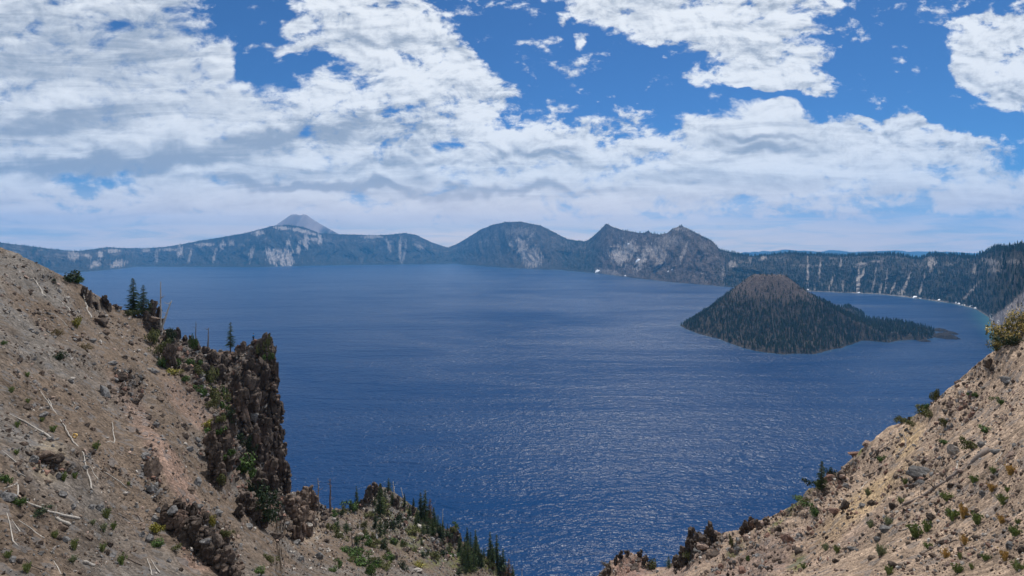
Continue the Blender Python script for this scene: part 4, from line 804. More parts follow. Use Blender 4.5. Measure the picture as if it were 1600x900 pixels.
T_ = [(208, 433, 489, 'full', 'taller left one of the two dark firs on the left crest', 1.15), (224, 444, 490, 'full', 'shorter right one of the two dark firs on the left crest', 1.25), (360, 502, 548, 'thin', 'slim ragged conifer standing alone in the saddle left of the cliff', 1.25),
      (1284, 719, 768, 'full', 'small dark fir on the skyline of the right slope', 1.1), (1045, 868, 888, 'wide', 'small green fir between the red knoll and the twin-horned crag', 1.2),
      (557, 758, 792, 'slim', 'slender fir at the left end of the lower wooded spur', 1), (594, 754, 806, 'full', 'dark fir hugging the right side of the spur-top spire', 1.1), (594, 804, 838, 'wide', 'broad dark fir directly below the one beside the spur-top spire', .9), (632, 770, 794, 'slim', 'small fir right of the pale dead tree on the spur crest', 1), (646, 777, 792, 'full', 'tiny fir on the spur crest left of the tall fir clump', 1.1),
      (657, 768, 812, 'slim', 'leftmost tall fir in the clump on the spur crest', 1.1), (664, 764, 815, 'slim', 'tallest fir in the clump on the spur crest', 1.2), (672, 778, 818, 'brown', 'reddish-brown dying fir in the clump on the spur crest', 1.3), (668, 798, 834, 'wide', 'broad fir at the foot of the clump on the spur crest', .9), (684, 803, 836, 'wide', 'broad fir at the right end of the clump on the spur crest', .9), (678, 792, 826, 'full', 'dark fir in the middle of the clump on the spur crest', 1.1), (652, 792, 818, 'full', 'short fir at the lower left of the clump on the spur crest', 1.2), (692, 812, 838, 'full', 'short dark fir touching the right side of the crest clump', 1.1),
      (730, 823, 852, 'slim', 'left one of two slim firs above the dark thicket', 1.1), (743, 826, 856, 'slim', 'right one of two slim firs above the dark thicket', 1.2), (722, 846, 884, 'wide', 'leftmost broad fir of the dark thicket on the spur', .75), (731, 844, 892, 'full', 'left of centre fir in the dark thicket on the spur', 1.2), (740, 848, 892, 'wide', 'right of centre fir in the dark thicket on the spur', .7), (748, 850, 884, 'full', 'rightmost fir of the dark thicket on the spur', 1.2), (756, 856, 874, 'wide', 'bushy small fir right of the dark thicket', 1),
      (766, 829, 876, 'slim', 'tall slim fir near the lower right tip of the spur', 1.15), (776, 834, 878, 'thin', 'thin sparse fir right of the tall slim fir near the spur tip', 1.2), (786, 856, 894, 'slim', 'fir on the lower right tip of the spur', 1.3), (795, 872, 906, 'brown', 'reddish dying fir at the lower right tip of the spur', 1.5), (801, 882, 912, 'slim', 'dark fir cut by the bottom edge at the spur tip', 1.4), (782, 866, 892, 'full', 'small fir left of the fir on the spur tip', 1.3),
      (557, 832, 852, 'full', 'small fir in the middle of the low spur beside a thin snag', 1.2), (541, 812, 834, 'wide', 'right one of the two bushy young firs on the low shoulder', 1), (528, 808, 832, 'wide', 'left one of the two bushy young firs on the low shoulder', 1), (659, 840, 852, 'full', 'tiny fir on the bare middle of the spur', 1.3), (607, 746, 768, 'wide', 'round yellow-green young fir at the top of the spur', 1.1)]
for i, (x, a_, c_, kd, lab, wd) in enumerate(T_): conifer(x, a_, c_, kd, lab, k=i, wide=wd * 1.2)

r6 = np.random.default_rng(66)
X_ = [(575, 782, 17, 'small fir left of the spire on the spur top'), (585, 790, 15, 'small fir under the left side of the spur-top spire'), (602, 786, 24, 'dark fir right behind the fir beside the spire'), (613, 790, 22, 'dark fir below the pale dead treetop'), (586, 826, 26, 'dark fir left of the broad spur fir'), (601, 836, 24, 'dark fir right of the broad spur fir'),
      (640, 806, 18, 'small dark fir under the tiny crest fir'), (650, 826, 22, 'fir at the left foot of the crest clump'), (661, 836, 26, 'fir in front of the crest clump, left of its broad fir'), (676, 838, 30, 'fir in front of the crest clump, right of its broad fir'), (688, 842, 26, 'fir below the right end of the crest clump'), (699, 838, 20, 'fir touching the spur-edge blocks'),
      (718, 866, 30, 'fir left of the dark thicket'), (726, 872, 34, 'upper left fir inside the dark thicket'), (735, 866, 36, 'fir behind the centre of the dark thicket'), (744, 876, 38, 'fir at the right side of the dark thicket'), (752, 888, 30, 'fir at the lower right of the dark thicket'), (728, 896, 32, 'fir at the bottom of the dark thicket'),
      (770, 880, 30, 'fir beside the tall slim fir near the spur tip'), (778, 886, 26, 'fir between the thin sparse fir and the spur tip'), (790, 900, 28, 'fir at the bottom edge left of the spur tip'), (763, 878, 20, 'short fir left of the tall slim fir near the spur tip'), (548, 800, 18, 'small fir left of the slender spur fir'), (566, 860, 16, 'small fir behind the diagonal green band')]
for i, (x, bs, h_, lab) in enumerate(X_): conifer(x, bs - h_, bs, ['full', 'slim', 'wide'][i % 3], lab, k=i, wide=[1.35, 1.5, .85][i % 3])

def snag(px, top, base, label, lean=0.0, w=2.2, branches=6, col=(.33, .30, .27), seed=0, group='dead standing trees', forked=False):
    p, n = hit(px, base)
    if p is None: return
    d = p.y; h = HC - (top - HY) / F * d - p.z; h = max(h, .5); r = np.random.default_rng(seed)
    z = np.linspace(-.3, h, 12); s = w / 2 / F * d
    f_ = lambda q: np.array([lean / F * d * (max(q, 0) / h) ** 1.2 + .04 * math.sin(q * 1.7 + seed), .04 * math.cos(q * 1.3), q])
    V_, F_ = tube([f_(q) for q in z], [s * (1.25 - .85 * max(q, 0) / h) for q in z], 7)
    e = bpy.data.objects.new('dead_tree', None); C.objects.link(e); e.location = p; tag(e, label, 'dead tree', group)
    V_ = np.array(V_); link('trunk', newmesh('trunk', V_, F_, M_WOOD, np.array(col) * (1 + .35 * fbm(V_ * 1.5 + seed, 3, 5))[:, None]), e)
    for k in range(branches):
        q = h * r.uniform(.35, .97); a = r.uniform(0, 6.28); L = h * r.uniform(.04, .10) * (1.8 if k % 3 == 0 else 1); o = f_(q); dv = np.array([math.cos(a), math.sin(a), r.uniform(-.1, .6)])
        if forked and k == 0: q = h * .9; o = f_(q); dv = np.array([-1, 0, .15]); L = h * .2
        V2, F2 = tube([o, o + dv * L * .5, o + dv * L + np.array([0, 0, L * .2])], [s * .42, s * .28, s * .1], 5)
        link('branch', newmesh('branch', V2, F2, M_WOOD, np.broadcast_to(np.array(col), (len(V2), 3))), e)
snag(251, 440, 520, 'tall straight bare trunk standing on the left crest', 0, 2.6, 4, seed=1)
snag(251, 470, 522, 'leaning forked grey dead tree at the foot of the tall bare trunk', 17, 3.2, 5, (.45, .42, .38), 2, forked=True)
snag(306, 502, 528, 'left one of two thin snags on the dip of the left crest', 0, 1.3, 4, (.14, .12, .11), 3)
snag(325, 512, 545, 'right one of two thin snags on the dip of the left crest', 1, 2.0, 4, (.17, .14, .12), 4)
snag(498, 747, 798, 'left one of two bare snags on the low shoulder, with side branches', -1, 2.2, 10, (.28, .24, .22), 5)
snag(516, 748, 800, 'right one of two bare snags on the low shoulder, brown and straight', 0, 2.8, 7, (.15, .11, .095), 6)
snag(550, 815, 856, 'thin dark snag in the middle of the low spur', 0, 1.5, 3, (.10, .085, .075), 7)
snag(616, 752, 772, 'pale dead treetop behind the yellow-green fir on the spur', -2, 1.6, 9, (.5, .47, .43), 8)
snag(631, 762, 778, 'curved white dead stem on the spur crest', -5, 1.3, 4, (.55, .52, .48), 9)
snag(691, 796, 820, 'thin white snag right of the crest clump of firs', 1, 1.1, 4, (.5, .47, .43), 10)
snag(352, 596, 626, 'thin grey snag in the hollow left of the cliff', 0, 1.2, 3, (.3, .27, .25), 11)
snag(815, 888, 912, 'thin white snag past the lower right tip of the spur', 1, 1.2, 4, (.55, .52, .48), 12)

def bush_mesh(seed, n=420,  col=(.05, .08, .025), tip=None, flat=.8, leaf=.085, clumps=9):
    r = np.random.default_rng(seed); cs = r.normal(size=(clumps, 3)) * np.array([.42, .42, .28]); cs[:, 2] = np.abs(cs[:, 2]) + .25; V_, C_ = [], []
    for i in range(int(n * 1.7)):
        k = r.integers(clumps); d = r.normal(size=3); d /= np.linalg.norm(d); rr = .42 * r.uniform(.55, 1.1) * (.7 + .5 * ((k * 7) % 5) / 5)
        c = cs[k] + d * rr; c[2] *= flat
        if c[2] < 0: c[2] *= .2
        a = r.normal(size=3); a /= np.linalg.norm(a); b_ = np.cross(a, d + .01); b_ /= np.linalg.norm(b_); s = leaf * r.uniform(.6, 1.5)
        V_ += [c - a * s * .3, c + b_ * s * .6 + a * s * .2, c + a * s, c - b_ * s * .6 + a * s * .2]
        g = r.uniform(.6, 1.5) * (.75 + .07 * (k % 5)); cc = np.array(col)
        if tip is not None and d[2] > -.1 and r.random() < .75: cc = np.array(tip)
        C_ += [cc * g] * 4
    return newmesh('foliage', np.array(V_), np.arange(len(V_)).reshape(-1, 4), M_LEAF, np.array(C_), smooth=False)
def stems_mesh(seed):
    r = np.random.default_rng(seed); parts = []
    for k in range(7):
        a = r.uniform(0, 6.28); parts.append(tube([(0, 0, -.15), (.15 * math.cos(a), .15 * math.sin(a), .22), (.4 * math.cos(a), .4 * math.sin(a), .6)], [.035, .025, .01], 5))
    V_, F_ = merge(parts); return newmesh('stems', V_, F_, M_WOOD, np.broadcast_to(np.array([.16, .12, .09]), (len(V_), 3)))
ST = stems_mesh(1)
BU = {'green': [bush_mesh(s, 520, (.060, .105, .024)) for s in (1, 2)], 'dark': [bush_mesh(s, 460, (.026, .044, .018)) for s in (3, 4)], 'olive': [bush_mesh(s, 460, (.105, .112, .036)) for s in (5, 6)],
      'gold': [bush_mesh(s, 900, (.11, .11, .04), (.55, .42, .14), .9, .06, 14) for s in (7, 8)], 'dry': [bush_mesh(s, 300, (.16, .12, .055)) for s in (9,)], 'yellow': [bush_mesh(s, 420, (.16, .15, .035), (.26, .23, .04)) for s in (10,)]}
def bush(px, py, w, h, kind, label, group='bushes on the crater rim', k=0):
    p, n = hit(px, py + h * .35)
    if p is None: return
    d = p.y; e = bpy.data.objects.new('bush', None); C.objects.link(e); e.location = p; e.scale = (w / 1.35 / F * d, w / 1.35 / F * d, h / .9 / F * d); e.rotation_euler = (0, 0, random.uniform(0, 6.28))
    tag(e, label, 'bush', group); link('foliage', BU[kind][k % len(BU[kind])], e); link('stems', ST, e)
B_ = [(296, 566, 15, 18, 'green', 'green shrub in the hollow right of the shaded gully rocks'), (312, 580, 14, 16, 'olive', 'olive shrub in the middle of the hollow left of the cliff'), (318, 612, 16, 20, 'green', 'green shrub low in the hollow left of the cliff'), (326, 634, 16, 18, 'olive', 'olive shrub just above the yellowish gully shrub'), (352, 612, 14, 22, 'green', 'tall green shrub beside the thin grey snag'), (360, 652, 14, 20, 'dark', 'dark shrub on top of the black gully wall'), (362, 706, 16, 16, 'green', 'green shrub upper left of the big bright green bush'), (392, 742, 18, 18, 'green', 'green shrub between the big bright bush and the dark row'), (345, 655, 12, 14, 'olive', 'small olive shrub at the left top of the black gully wall'), (390, 700, 12, 14, 'dark', 'dark shrub upper right of the big bright green bush'),
      (113, 430, 24, 18, 'dark', 'dark green bush on the left crest against the lake'), (122, 436, 14, 12, 'green', 'small bush right behind the dark one on the left crest'), (216, 487, 20, 14, 'olive', 'olive shrub at the foot of the two crest firs'), (200, 490, 12, 9, 'olive', 'low shrub left of the two crest firs'), (240, 528, 16, 26, 'olive', 'tall olive shrub below the crest crags'),
      (248, 548, 20, 26, 'olive', 'olive shrub below the tall olive one'), (256, 566, 18, 24, 'green', 'dark green shrub beside the shaded gully rocks'), (266, 526, 14, 22, 'dark', 'dark shrub at the foot of the leaning dead tree'), (272, 582, 20, 12, 'yellow', 'yellow-green low shrub under the shaded gully rocks'), (288, 592, 14, 10, 'green', 'low shrub right of the yellow-green one'), (302, 604, 12, 10, 'green', 'third low shrub in the row down the gully edge'),
      (304, 536, 9, 22, 'green', 'narrow upright shrub below the thin snags'), (330, 590, 17, 30, 'olive', 'upright olive shrub in the hollow left of the cliff'), (338, 618, 26, 28, 'olive', 'broad olive shrub in the hollow left of the cliff'), (346, 632, 18, 16, 'green', 'green shrub at the foot of the broad olive one'), (412, 545, 14, 30, 'olive', 'shrub draped over the top of the cliff'), (424, 556, 10, 18, 'green', 'green shrub hanging on the right edge of the cliff top'),
      (328, 664, 17, 16, 'yellow', 'yellowish shrub above the black gully wall'), (338, 674, 20, 14, 'green', 'green shrub right of the yellowish one above the gully wall'), (376, 688, 16, 18, 'dark', 'dark shrub on the ledge above the bright green bush'), (379, 728, 32, 34, 'green', 'big round bright green bush in the gully'), (343, 749, 16, 16, 'olive', 'olive bush left below the big bright green one'), (402, 764, 26, 26, 'dark', 'dark green bush right below the big bright green one'), (411, 784, 24, 24, 'dark', 'middle bush in the dark row under the cliff'),
      (419, 804, 28, 28, 'dark', 'lowest bush in the dark row under the cliff'), (423, 873, 14, 14, 'olive', 'small shrub near the bottom below the overhanging slab'), (406, 894, 18, 12, 'green', 'green shrub cut by the bottom edge below the gully'), (552, 866, 26, 14, 'green', 'left bush of the diagonal green band on the spur'), (566, 876, 26, 18, 'green', 'middle bush of the diagonal green band on the spur'), (578, 890, 20, 20, 'green', 'right bush of the diagonal green band on the spur'),
      (540, 858, 16, 10, 'green', 'small bush at the upper left end of the diagonal green band'), (553, 792, 20, 14, 'green', 'green shrub at the foot of the slender spur fir'), (611, 872, 18, 14, 'green', 'bush alone below the middle of the spur'), (566, 822, 10, 12, 'olive', 'small shrub on the pale middle of the spur'), (571, 832, 9, 9, 'olive', 'shrub below right of the small pale-slope shrub'), (576, 848, 16, 13, 'green', 'shrub above the diagonal green band'), (600, 852, 14, 14, 'dark', 'dark shrub left of the tiny bare-slope fir'),
      (608, 862, 7, 10, 'olive', 'narrow shrub below the dark shrub on the spur'), (612, 822, 18, 18, 'dark', 'dark low shrub below the broad spur fir'), (604, 794, 22, 14, 'olive', 'olive shrub at the feet of the spur-top firs'), (631, 850, 9, 9, 'olive', 'tiny shrub in the centre of the spur'), (713, 822, 9, 8, 'green', 'small shrub on top of the spur-edge blocks'), (656, 884, 16, 8, 'yellow', 'yellowish low shrub near the bottom of the spur'), (675, 868, 14, 10, 'olive', 'olive shrub low on the right part of the spur'), (716, 894, 16, 9, 'dark', 'dark low shrub cut by the bottom edge under the thicket'),
      (780, 892, 26, 12, 'dark', 'dark undergrowth at the feet of the spur-tip firs'), (686, 834, 20, 12, 'dark', 'dark undergrowth below the crest clump of firs'), (735, 876, 26, 16, 'dark', 'dark undergrowth inside the thicket on the spur'),
      (92, 558, 14, 15, 'dark', 'round dark bush in the middle of the upper left slope'), (90, 521, 13, 12, 'dry', 'dry brown bush on the upper left slope'), (133, 543, 13, 11, 'dry', 'dry grey-brown bush right of the round dark bush'), (6, 536, 8, 7, 'green', 'small green bush at the left frame edge on the upper slope'), (120, 505, 12, 20, 'yellow', 'yellowish shrub by the dark stones on the upper left slope'), (84, 440, 6, 8, 'dark', 'tiny dark bush left below the crest bush'), (60, 399, 0.1, .1, 'dark', ''),
      (243, 826, 18, 18, 'yellow', 'yellow-green shrub with grey boulders low on the left slope'), (247, 850, 20, 12, 'green', 'green shrub under the yellow-green one low on the left slope'), (272, 858, 12, 9, 'olive', 'olive shrub left of the dark block heap'), (332, 815, 11, 22, 'yellow', 'yellow-flecked shrub in the dark block heap'), (355, 833, 12, 12, 'olive', 'small olive shrub right of the yellow-flecked one'), (10, 747, 13, 18, 'green', 'bright green bush at the left frame edge above the bleached branches'), (30, 784, 18, 16, 'green', 'green bush behind the thick bleached log'), (58, 802, 26, 10, 'dark', 'moss-dark shrub lying under the thick bleached log'),
      (1572, 524, 33, 36, 'gold', 'large golden flowering shrub on the right skyline'), (1557, 538, 19, 24, 'gold', 'smaller golden shrub at the left of the large one'), (1598, 500, 22, 30, 'gold', 'golden shrub cut by the right frame edge'), (1585, 534, 22, 16, 'dark', 'dark shrub under the large golden one'), (1459, 618, 13, 22, 'olive', 'upright olive shrub on the right skyline'), (1446, 636, 16, 16, 'green', 'green shrub left below the upright olive one'), (1452, 646, 22, 14, 'olive', 'mixed shrub patch below the green skyline shrub'), (1408, 653, 14, 12, 'olive', 'rounded olive shrub on the right skyline near the sand streak'),
      (1426, 662, 14, 9, 'olive', 'low shrub right of the rounded olive one'), (1299, 730, 12, 12, 'dark', 'dark bush right beside the small right-slope fir'), (1278, 758, 20, 14, 'dark', 'low spreading bush under the small right-slope fir'), (1252, 776, 20, 8, 'green', 'green cushion on the right skyline below the fir'), (1275, 800, 22, 16, 'green', 'green cushion bush on the right slope below the reddish block'), (1261, 784, 12, 10, 'olive', 'small olive bush left of the green cushion bush'), (1376, 718, 14, 12, 'green', 'green bush by the crooked branch on the right slope'), (1020, 884, 14, 16, 'olive', 'olive shrub on the right side of the red knoll'),
      (1145, 848, 8, 16, 'olive', 'narrow shrub right of the twin-horned crag'), (1074, 868, 10, 10, 'olive', 'small shrub under the left horn of the twin-horned crag'), (1168, 872, 8, 9, 'green', 'little green bush on the pinkish lower right slope'), (948, 884, 12, 8, 'dry', 'dry shrub at the left edge of the red knoll'), (1402, 790, 0.1, .1, 'dark', ''), (1476, 690, 14, 10, 'green', 'green shrub left of the pale boulder'), (1520, 697, 20, 18, 'olive', 'leafy olive shrub above the thick end of the fallen trunk'), (1540, 672, 20, 12, 'green', 'green shrub high on the right slope'), (1565, 628, 14, 10, 'green', 'green patch shrub near the right edge below the golden shrubs'),
      (1524, 617, 9, 9, 'green', 'small green shrub on the open upper right slope'), (1475, 660, 12, 12, 'olive', 'olive shrub on the upper right slope')]
for i, (x, y, w, h, kd, lab) in enumerate(B_):
    if lab: bush(x, y, w, h, kd, lab, k=i)

r8 = np.random.default_rng(88); k = tries = 0
while k < 34 and tries < 2000:
    tries += 1; px, py = r8.uniform(500, 770), r8.uniform(785, 892); p, _ = hit(px, py, False)
    if p is None: continue
    mk = min(MARKS, key=lambda q: (q[0] - px) ** 2 + (q[1] - py) ** 2); dx, dy = px - mk[0], py - mk[1]
    side = ('right of' if dx > 0 else 'left of') if abs(dx) > abs(dy) else ('below' if dy > 0 else 'above'); kd = ['green', 'olive', 'dark', 'olive'][r8.integers(4)]
    lab = 'little %s shrub %s%s the %s' % ({'green': 'bright green', 'olive': 'olive', 'dark': 'dark green'}[kd], 'close ' if math.hypot(dx, dy) < 26 else 'some way ', side, mk[2])
    if lab in USED: continue
    USED[lab] = 1; s = r8.uniform(7, 14); bush(px, py, s * r8.uniform(1, 1.7), s, kd, lab, 'little shrubs on the lower wooded spur', k); k += 1

def tuft_mesh(seed, col, n=46, spread=.55):
    r = np.random.default_rng(seed); V_, C_ = [], []
    for i in range(n):
        a = r.uniform(0, 6.28); t_ = r.uniform(.1, spread); L = r.uniform(.6, 1.1); o = np.array([math.cos(a), math.sin(a), 0]) * r.uniform(0, .22); d = np.array([math.cos(a) * t_, math.sin(a) * t_, 1.0]) * L
        s = np.array([-math.sin(a), math.cos(a), 0]) * .055; g = r.uniform(.65, 1.45)
        V_ += [o - s, o + s, o + d * .6 + s * .8, o + d]; C_ += [np.array(col) * g] * 4
        for q in range(3):
            c = o + d * r.uniform(.3, .95); w = r.normal(size=3) * .10; V_ += [c, c + w, c + w + np.array([0, 0, .12]), c + np.array([.03, 0, .1])]; C_ += [np.array(col) * g * 1.1] * 4
    return newmesh('herb', np.array(V_), np.arange(len(V_)).reshape(-1, 4), M_LEAF, np.array(C_), smooth=False)
TU = {'green': [tuft_mesh(1, (.13, .17, .05)), tuft_mesh(2, (.15, .175, .06), 60)], 'orange': [tuft_mesh(3, (.38, .24, .08))], 'sage': [tuft_mesh(4, (.18, .20, .11))]}
def tuft(px, py, w, h, kind, label, group):
    p, n = hit(px, py + h * .4)
    if p is None: return
    d = p.y; o = link('herb', TU[kind][random.randrange(len(TU[kind]))], None, p); o.scale = (w / 1.2 / F * d, w / 1.2 / F * d, h / F * d); o.rotation_euler = (0, 0, random.uniform(0, 6.28)); tag(o, label, 'plant', group)
TL = [(1488, 806, 22, 20, 'green', 'largest leafy green tuft, left of a pair below the fallen trunk'), (1506, 802, 16, 24, 'orange', 'orange-tinged tuft behind the largest leafy green one'), (1527, 812, 18, 20, 'green', 'green tuft right of the largest leafy pair'), (1430, 832, 24, 22, 'green', 'spreading green tuft below the square dark boulder'), (1448, 824, 16, 20, 'green', 'green tuft right against the spreading one'), (1480, 778, 24, 12, 'green', 'low wide tuft just under the fallen trunk'),
      (1550, 763, 16, 14, 'orange', 'orange dry tuft on the open right slope'), (1568, 783, 18, 16, 'green', 'open spiky green tuft near the right edge'), (1574, 766, 9, 10, 'green', 'small green tuft above the spiky one'), (1566, 813, 17, 14, 'orange', 'orange dry tuft near the right edge'), (1590, 816, 8, 10, 'green', 'small green tuft beside the right-edge orange one'), (1586, 832, 20, 16, 'green', 'leafy green tuft by the right edge'), (1506, 846, 14, 16, 'orange', 'orange-brown tuft in the lower right slope'), (1477, 867, 17, 14, 'orange', 'bright orange dry tuft near the bottom'),
      (1500, 870, 8, 12, 'green', 'small green tuft right of the bright orange one'), (1496, 890, 20, 14, 'green', 'green tuft at the bottom edge under the bright orange one'), (1540, 872, 18, 9, 'green', 'low green tuft left of the right-edge leafy one at the bottom'), (1450, 854, 16, 10, 'green', 'low tuft beside the dark stick'), (1518, 886, 8, 10, 'green', 'tiny green tuft near the bottom edge'), (1580, 736, 20, 18, 'orange', 'brown-orange tuft right of the thick end of the fallen trunk'), (1552, 736, 12, 11, 'green', 'bright green tuft below the thick end of the fallen trunk'), (1521, 750, 15, 13, 'green', 'bright green tuft right under the fallen trunk'),
      (1408, 783, 14, 9, 'green', 'bright low tuft above the thin end of the fallen trunk'), (1376, 862, 20, 20, 'sage', 'grey-green tuft at the bottom of the right slope'), (1388, 893, 16, 14, 'green', 'green tuft under the dark bottom boulder'), (1290, 856, 14, 12, 'sage', 'sage-green tuft on the lower right slope'), (1308, 860, 12, 12, 'green', 'green tuft right of the sage-green one'), (1360, 820, 14, 14, 'sage', 'sage tuft left of the flat blue-grey slab'), (1388, 816, 16, 14, 'sage', 'sage tuft above the flat blue-grey slab'), (1256, 886, 14, 8, 'green', 'green tuft at the bottom edge of the right slope, far left'),
      (1570, 870, 14, 20, 'orange', 'tall orange-green tuft near the bottom right corner'), (1590, 886, 18, 16, 'green', 'green tuft in the bottom right corner'), (1356, 770, 12, 12, 'sage', 'sage tuft beside the tan sand streak'), (1414, 754, 10, 12, 'green', 'green tuft left of the big flat slab'),
      (150, 698, 12, 14, 'green', 'bright green tuft beside the long crooked branch'), (27, 664, 9, 11, 'green', 'green tuft above the straight bleached log'), (83, 671, 12, 11, 'green', 'green tuft at the low end of the straight bleached log'), (100, 746, 10, 16, 'green', 'green tuft right of the grey boulder below the sandy chute'), (117, 744, 9, 11, 'green', 'green tuft right of the small round grey stone'), (167, 804, 13, 16, 'green', 'bright green tuft in the lower middle of the left slope'), (162, 826, 11, 15, 'sage', 'sage tuft below the bright green lower-middle one'), (177, 823, 10, 12, 'green', 'green tuft beside the curved dark twig'),
      (86, 836, 12, 12, 'green', 'green tuft above the flat grey boulder at bottom left'), (117, 853, 12, 18, 'green', 'bright green tuft right of the flat grey boulder'), (114, 875, 14, 12, 'sage', 'sage tuft near the bottom of the left slope'), (160, 857, 11, 13, 'green', 'green tuft left of the bottom grey boulder'), (190, 876, 14, 18, 'green', 'bright green tuft right of the bottom grey boulder'), (43, 889, 14, 17, 'green', 'bright green tuft in the bottom left corner'), (13, 868, 12, 12, 'green', 'green tuft at the left edge near the bottom'), (26, 707, 9, 9, 'green', 'small tuft between the sticks at the left edge'),
      (43, 586, 8, 9, 'green', 'small green tuft on the upper left slope'), (18, 610, 9, 10, 'green', 'small green tuft at the left on the upper slope'), (44, 627, 8, 8, 'green', 'tiny green tuft above the straight bleached log'), (137, 784, 11, 12, 'olive', ''), (66, 656, 8, 7, 'green', 'low tuft on the left slope near the long branch'), (201, 756, 6, 7, 'green', 'tiny tuft at the end of the thin straight stick'), (145, 817, 9, 9, 'sage', 'small sage tuft on the lower left slope')]
for (x, y, w, h, kd, lab) in TL:
    if lab: tuft(x, y, w * .95, h * .9, kd, lab, 'herb tufts on the left scree' if x < 800 else 'herb tufts on the right scree')

# ---------------------------------------------------------------- trees of the island and of the far walls
def mini_tree(r, h, w, tiers=3, ns=6):
    V_, F_ = [], []
    for i in range(tiers):
        z0, z1 = h * (.08 + .29 * i), h * min(1.0, .08 + .29 * i + .50); ww = w * (1 - .28 * i); o = len(V_); a0 = r.uniform(0, 6)
        for k in range(ns): a = a0 + 6.2832 * k / ns; q = ww * r.uniform(.65, 1.25); V_.append((q * math.cos(a), q * math.sin(a), z0 + h * r.uniform(-.04, .04)))
        V_.append((0, 0, z1)); F_ += [(o + k, o + (k + 1) % ns, o + ns) for k in range(ns)]
    return np.array(V_), np.array(F_)
r9 = np.random.default_rng(9); MP = [mini_tree(r9, 1.0, .15) for _ in range(10)]
m, t, b = material('conifer_needles')
t.put(b.inputs['Base Color'], attr(t)); b.inputs['Roughness'].default_value = .9; b.inputs['Specular IOR Level'].default_value = .1; M_NEEDLE = m
def many(name, P_, H, cols, wid):
    VV, FF, CC = [], [], []; nv = 0
    for p, h, c, w in zip(P_, H, cols, wid):
        v, f = MP[r9.integers(len(MP))]; a = r9.uniform(0, 6.28); ca, sa = math.cos(a), math.sin(a)
        q = np.stack([(v[:, 0] * ca - v[:, 1] * sa) * h * w, (v[:, 0] * sa + v[:, 1] * ca) * h * w, v[:, 2] * h], 1) + p; VV.append(q); FF.append(f + nv); CC.append(np.broadcast_to(c, q.shape)); nv += len(q)
    return tag(link(name, newmesh(name, np.concatenate(VV), np.concatenate(FF), M_NEEDLE, np.concatenate(CC), smooth=False)), kind='stuff')
cand = np.stack([r9.uniform(ip[:, 0].min(), ip[:, 0].max(), 40000), r9.uniform(ip[:, 1].min(), ip[:, 1].max(), 40000)], 1)
cz, cs_, cr = island_z(cand)
dn = fbm(np.stack([cand[:, 0] / 55, cand[:, 1] / 55, cand[:, 0] * 0], 1), 3, 131)
pk = (cs_ > 2.2) & (r9.random(40000) < np.interp(cr, [0, 70, 110, 150, 190, 260, 420], [.12, .16, .24, .5, .85, .9, .6]) * (.85 + 1.2 * dn)) & (cand[:, 1] < 2250)
cand, cz = cand[pk], cz[pk]
hh = (6 + 14 * r9.random(len(cand)) ** 1.6) * np.interp(cr[pk], [60, 200], [.65, 1]); 
cc = np.array([.034, .046, .026])[None] * r9.uniform(.55, 1.7, len(cand))[:, None]; cc = np.where((r9.random(len(cand)) < .12)[:, None], np.array([.07, .065, .05])[None], cc)
o_ = np.argsort(-hh / cand[:, 1]); near, rest = o_[:264], o_[264:]
P3 = np.stack([cand[:, 0], cand[:, 1], cz - .5], 1)
many('forest', P3[rest], hh[rest], cc[rest], np.full(len(rest), 1.0))
mini = []
for k, (v, f) in enumerate(MP): mini.append(newmesh('island_conifer', v, f, M_NEEDLE, np.broadcast_to(np.array([.034, .046, .026]) * (.7 + .08 * k), v.shape), smooth=False))
def nth(k): return '%d%s' % (k, 'th' if 10 <= k % 100 <= 20 else {1: 'st', 2: 'nd', 3: 'rd'}.get(k % 10, 'th'))
SEC = {}
for i in sorted(near, key=lambda q: P3[q, 0] / P3[q, 1]):
    o = link('island_conifer', mini[i % 10], None, P3[i]); o.scale = (hh[i], hh[i], hh[i]); o.rotation_euler = (0, 0, float(r9.uniform(0, 6)))
    u_, v_ = topix(P3[i])
    sect = 'left tip' if u_ < 1120 else 'front left shore' if (u_ < 1200 and v_ > 520) else 'front shore' if (u_ < 1290 and v_ > 530) else 'front right shore' if (u_ < 1345 and v_ > 520) else 'low right tail' if u_ > 1335 else 'left flank of the cone' if u_ < 1205 else 'right flank of the cone'
    SEC[sect] = SEC.get(sect, 0) + 1
    tag(o, '%s tall conifer from the left on the %s of the island' % (nth(SEC[sect]) if SEC[sect] > 1 else 'leftmost', sect) if SEC[sect] > 1 else 'leftmost tall conifer on the %s of the island' % sect, 'tree', 'tall conifers on the %s of the island' % sect)

wl = wall; npx = 30000
ci = (r9.random(npx) ** .75 * (NCw - 1)).astype(int); ri = (r9.random(npx) * (NRw - 1)).astype(int)
crest = r9.random(npx) < .22; ri = np.where(crest, NRw - 1 - (r9.random(npx) * 5).astype(int), ri)
lt = light[ri, ci, 0]; rkz = rocky[ri, ci]
ok = (lt < .28) & (r9.random(npx) > rkz * .85) & (wpx[ci] > 880) & (wpx[ci] < 1640) & (ri > 3)
ok |= crest & (r9.random(npx) > .4 + rkz * .5) & (wpx[ci] > -20) & (wpx[ci] < 1640)
ci, ri = ci[ok], ri[ok]; P4 = wl[ri, ci] + np.array([0, 0, -2.]); P4[:, 0] += r9.uniform(-4, 4, len(P4))
many('forest', P4, r9.uniform(15, 27, len(P4)), np.array([.026, .040, .024])[None] * r9.uniform(.6, 1.6, len(P4))[:, None], np.full(len(P4), 1.0))

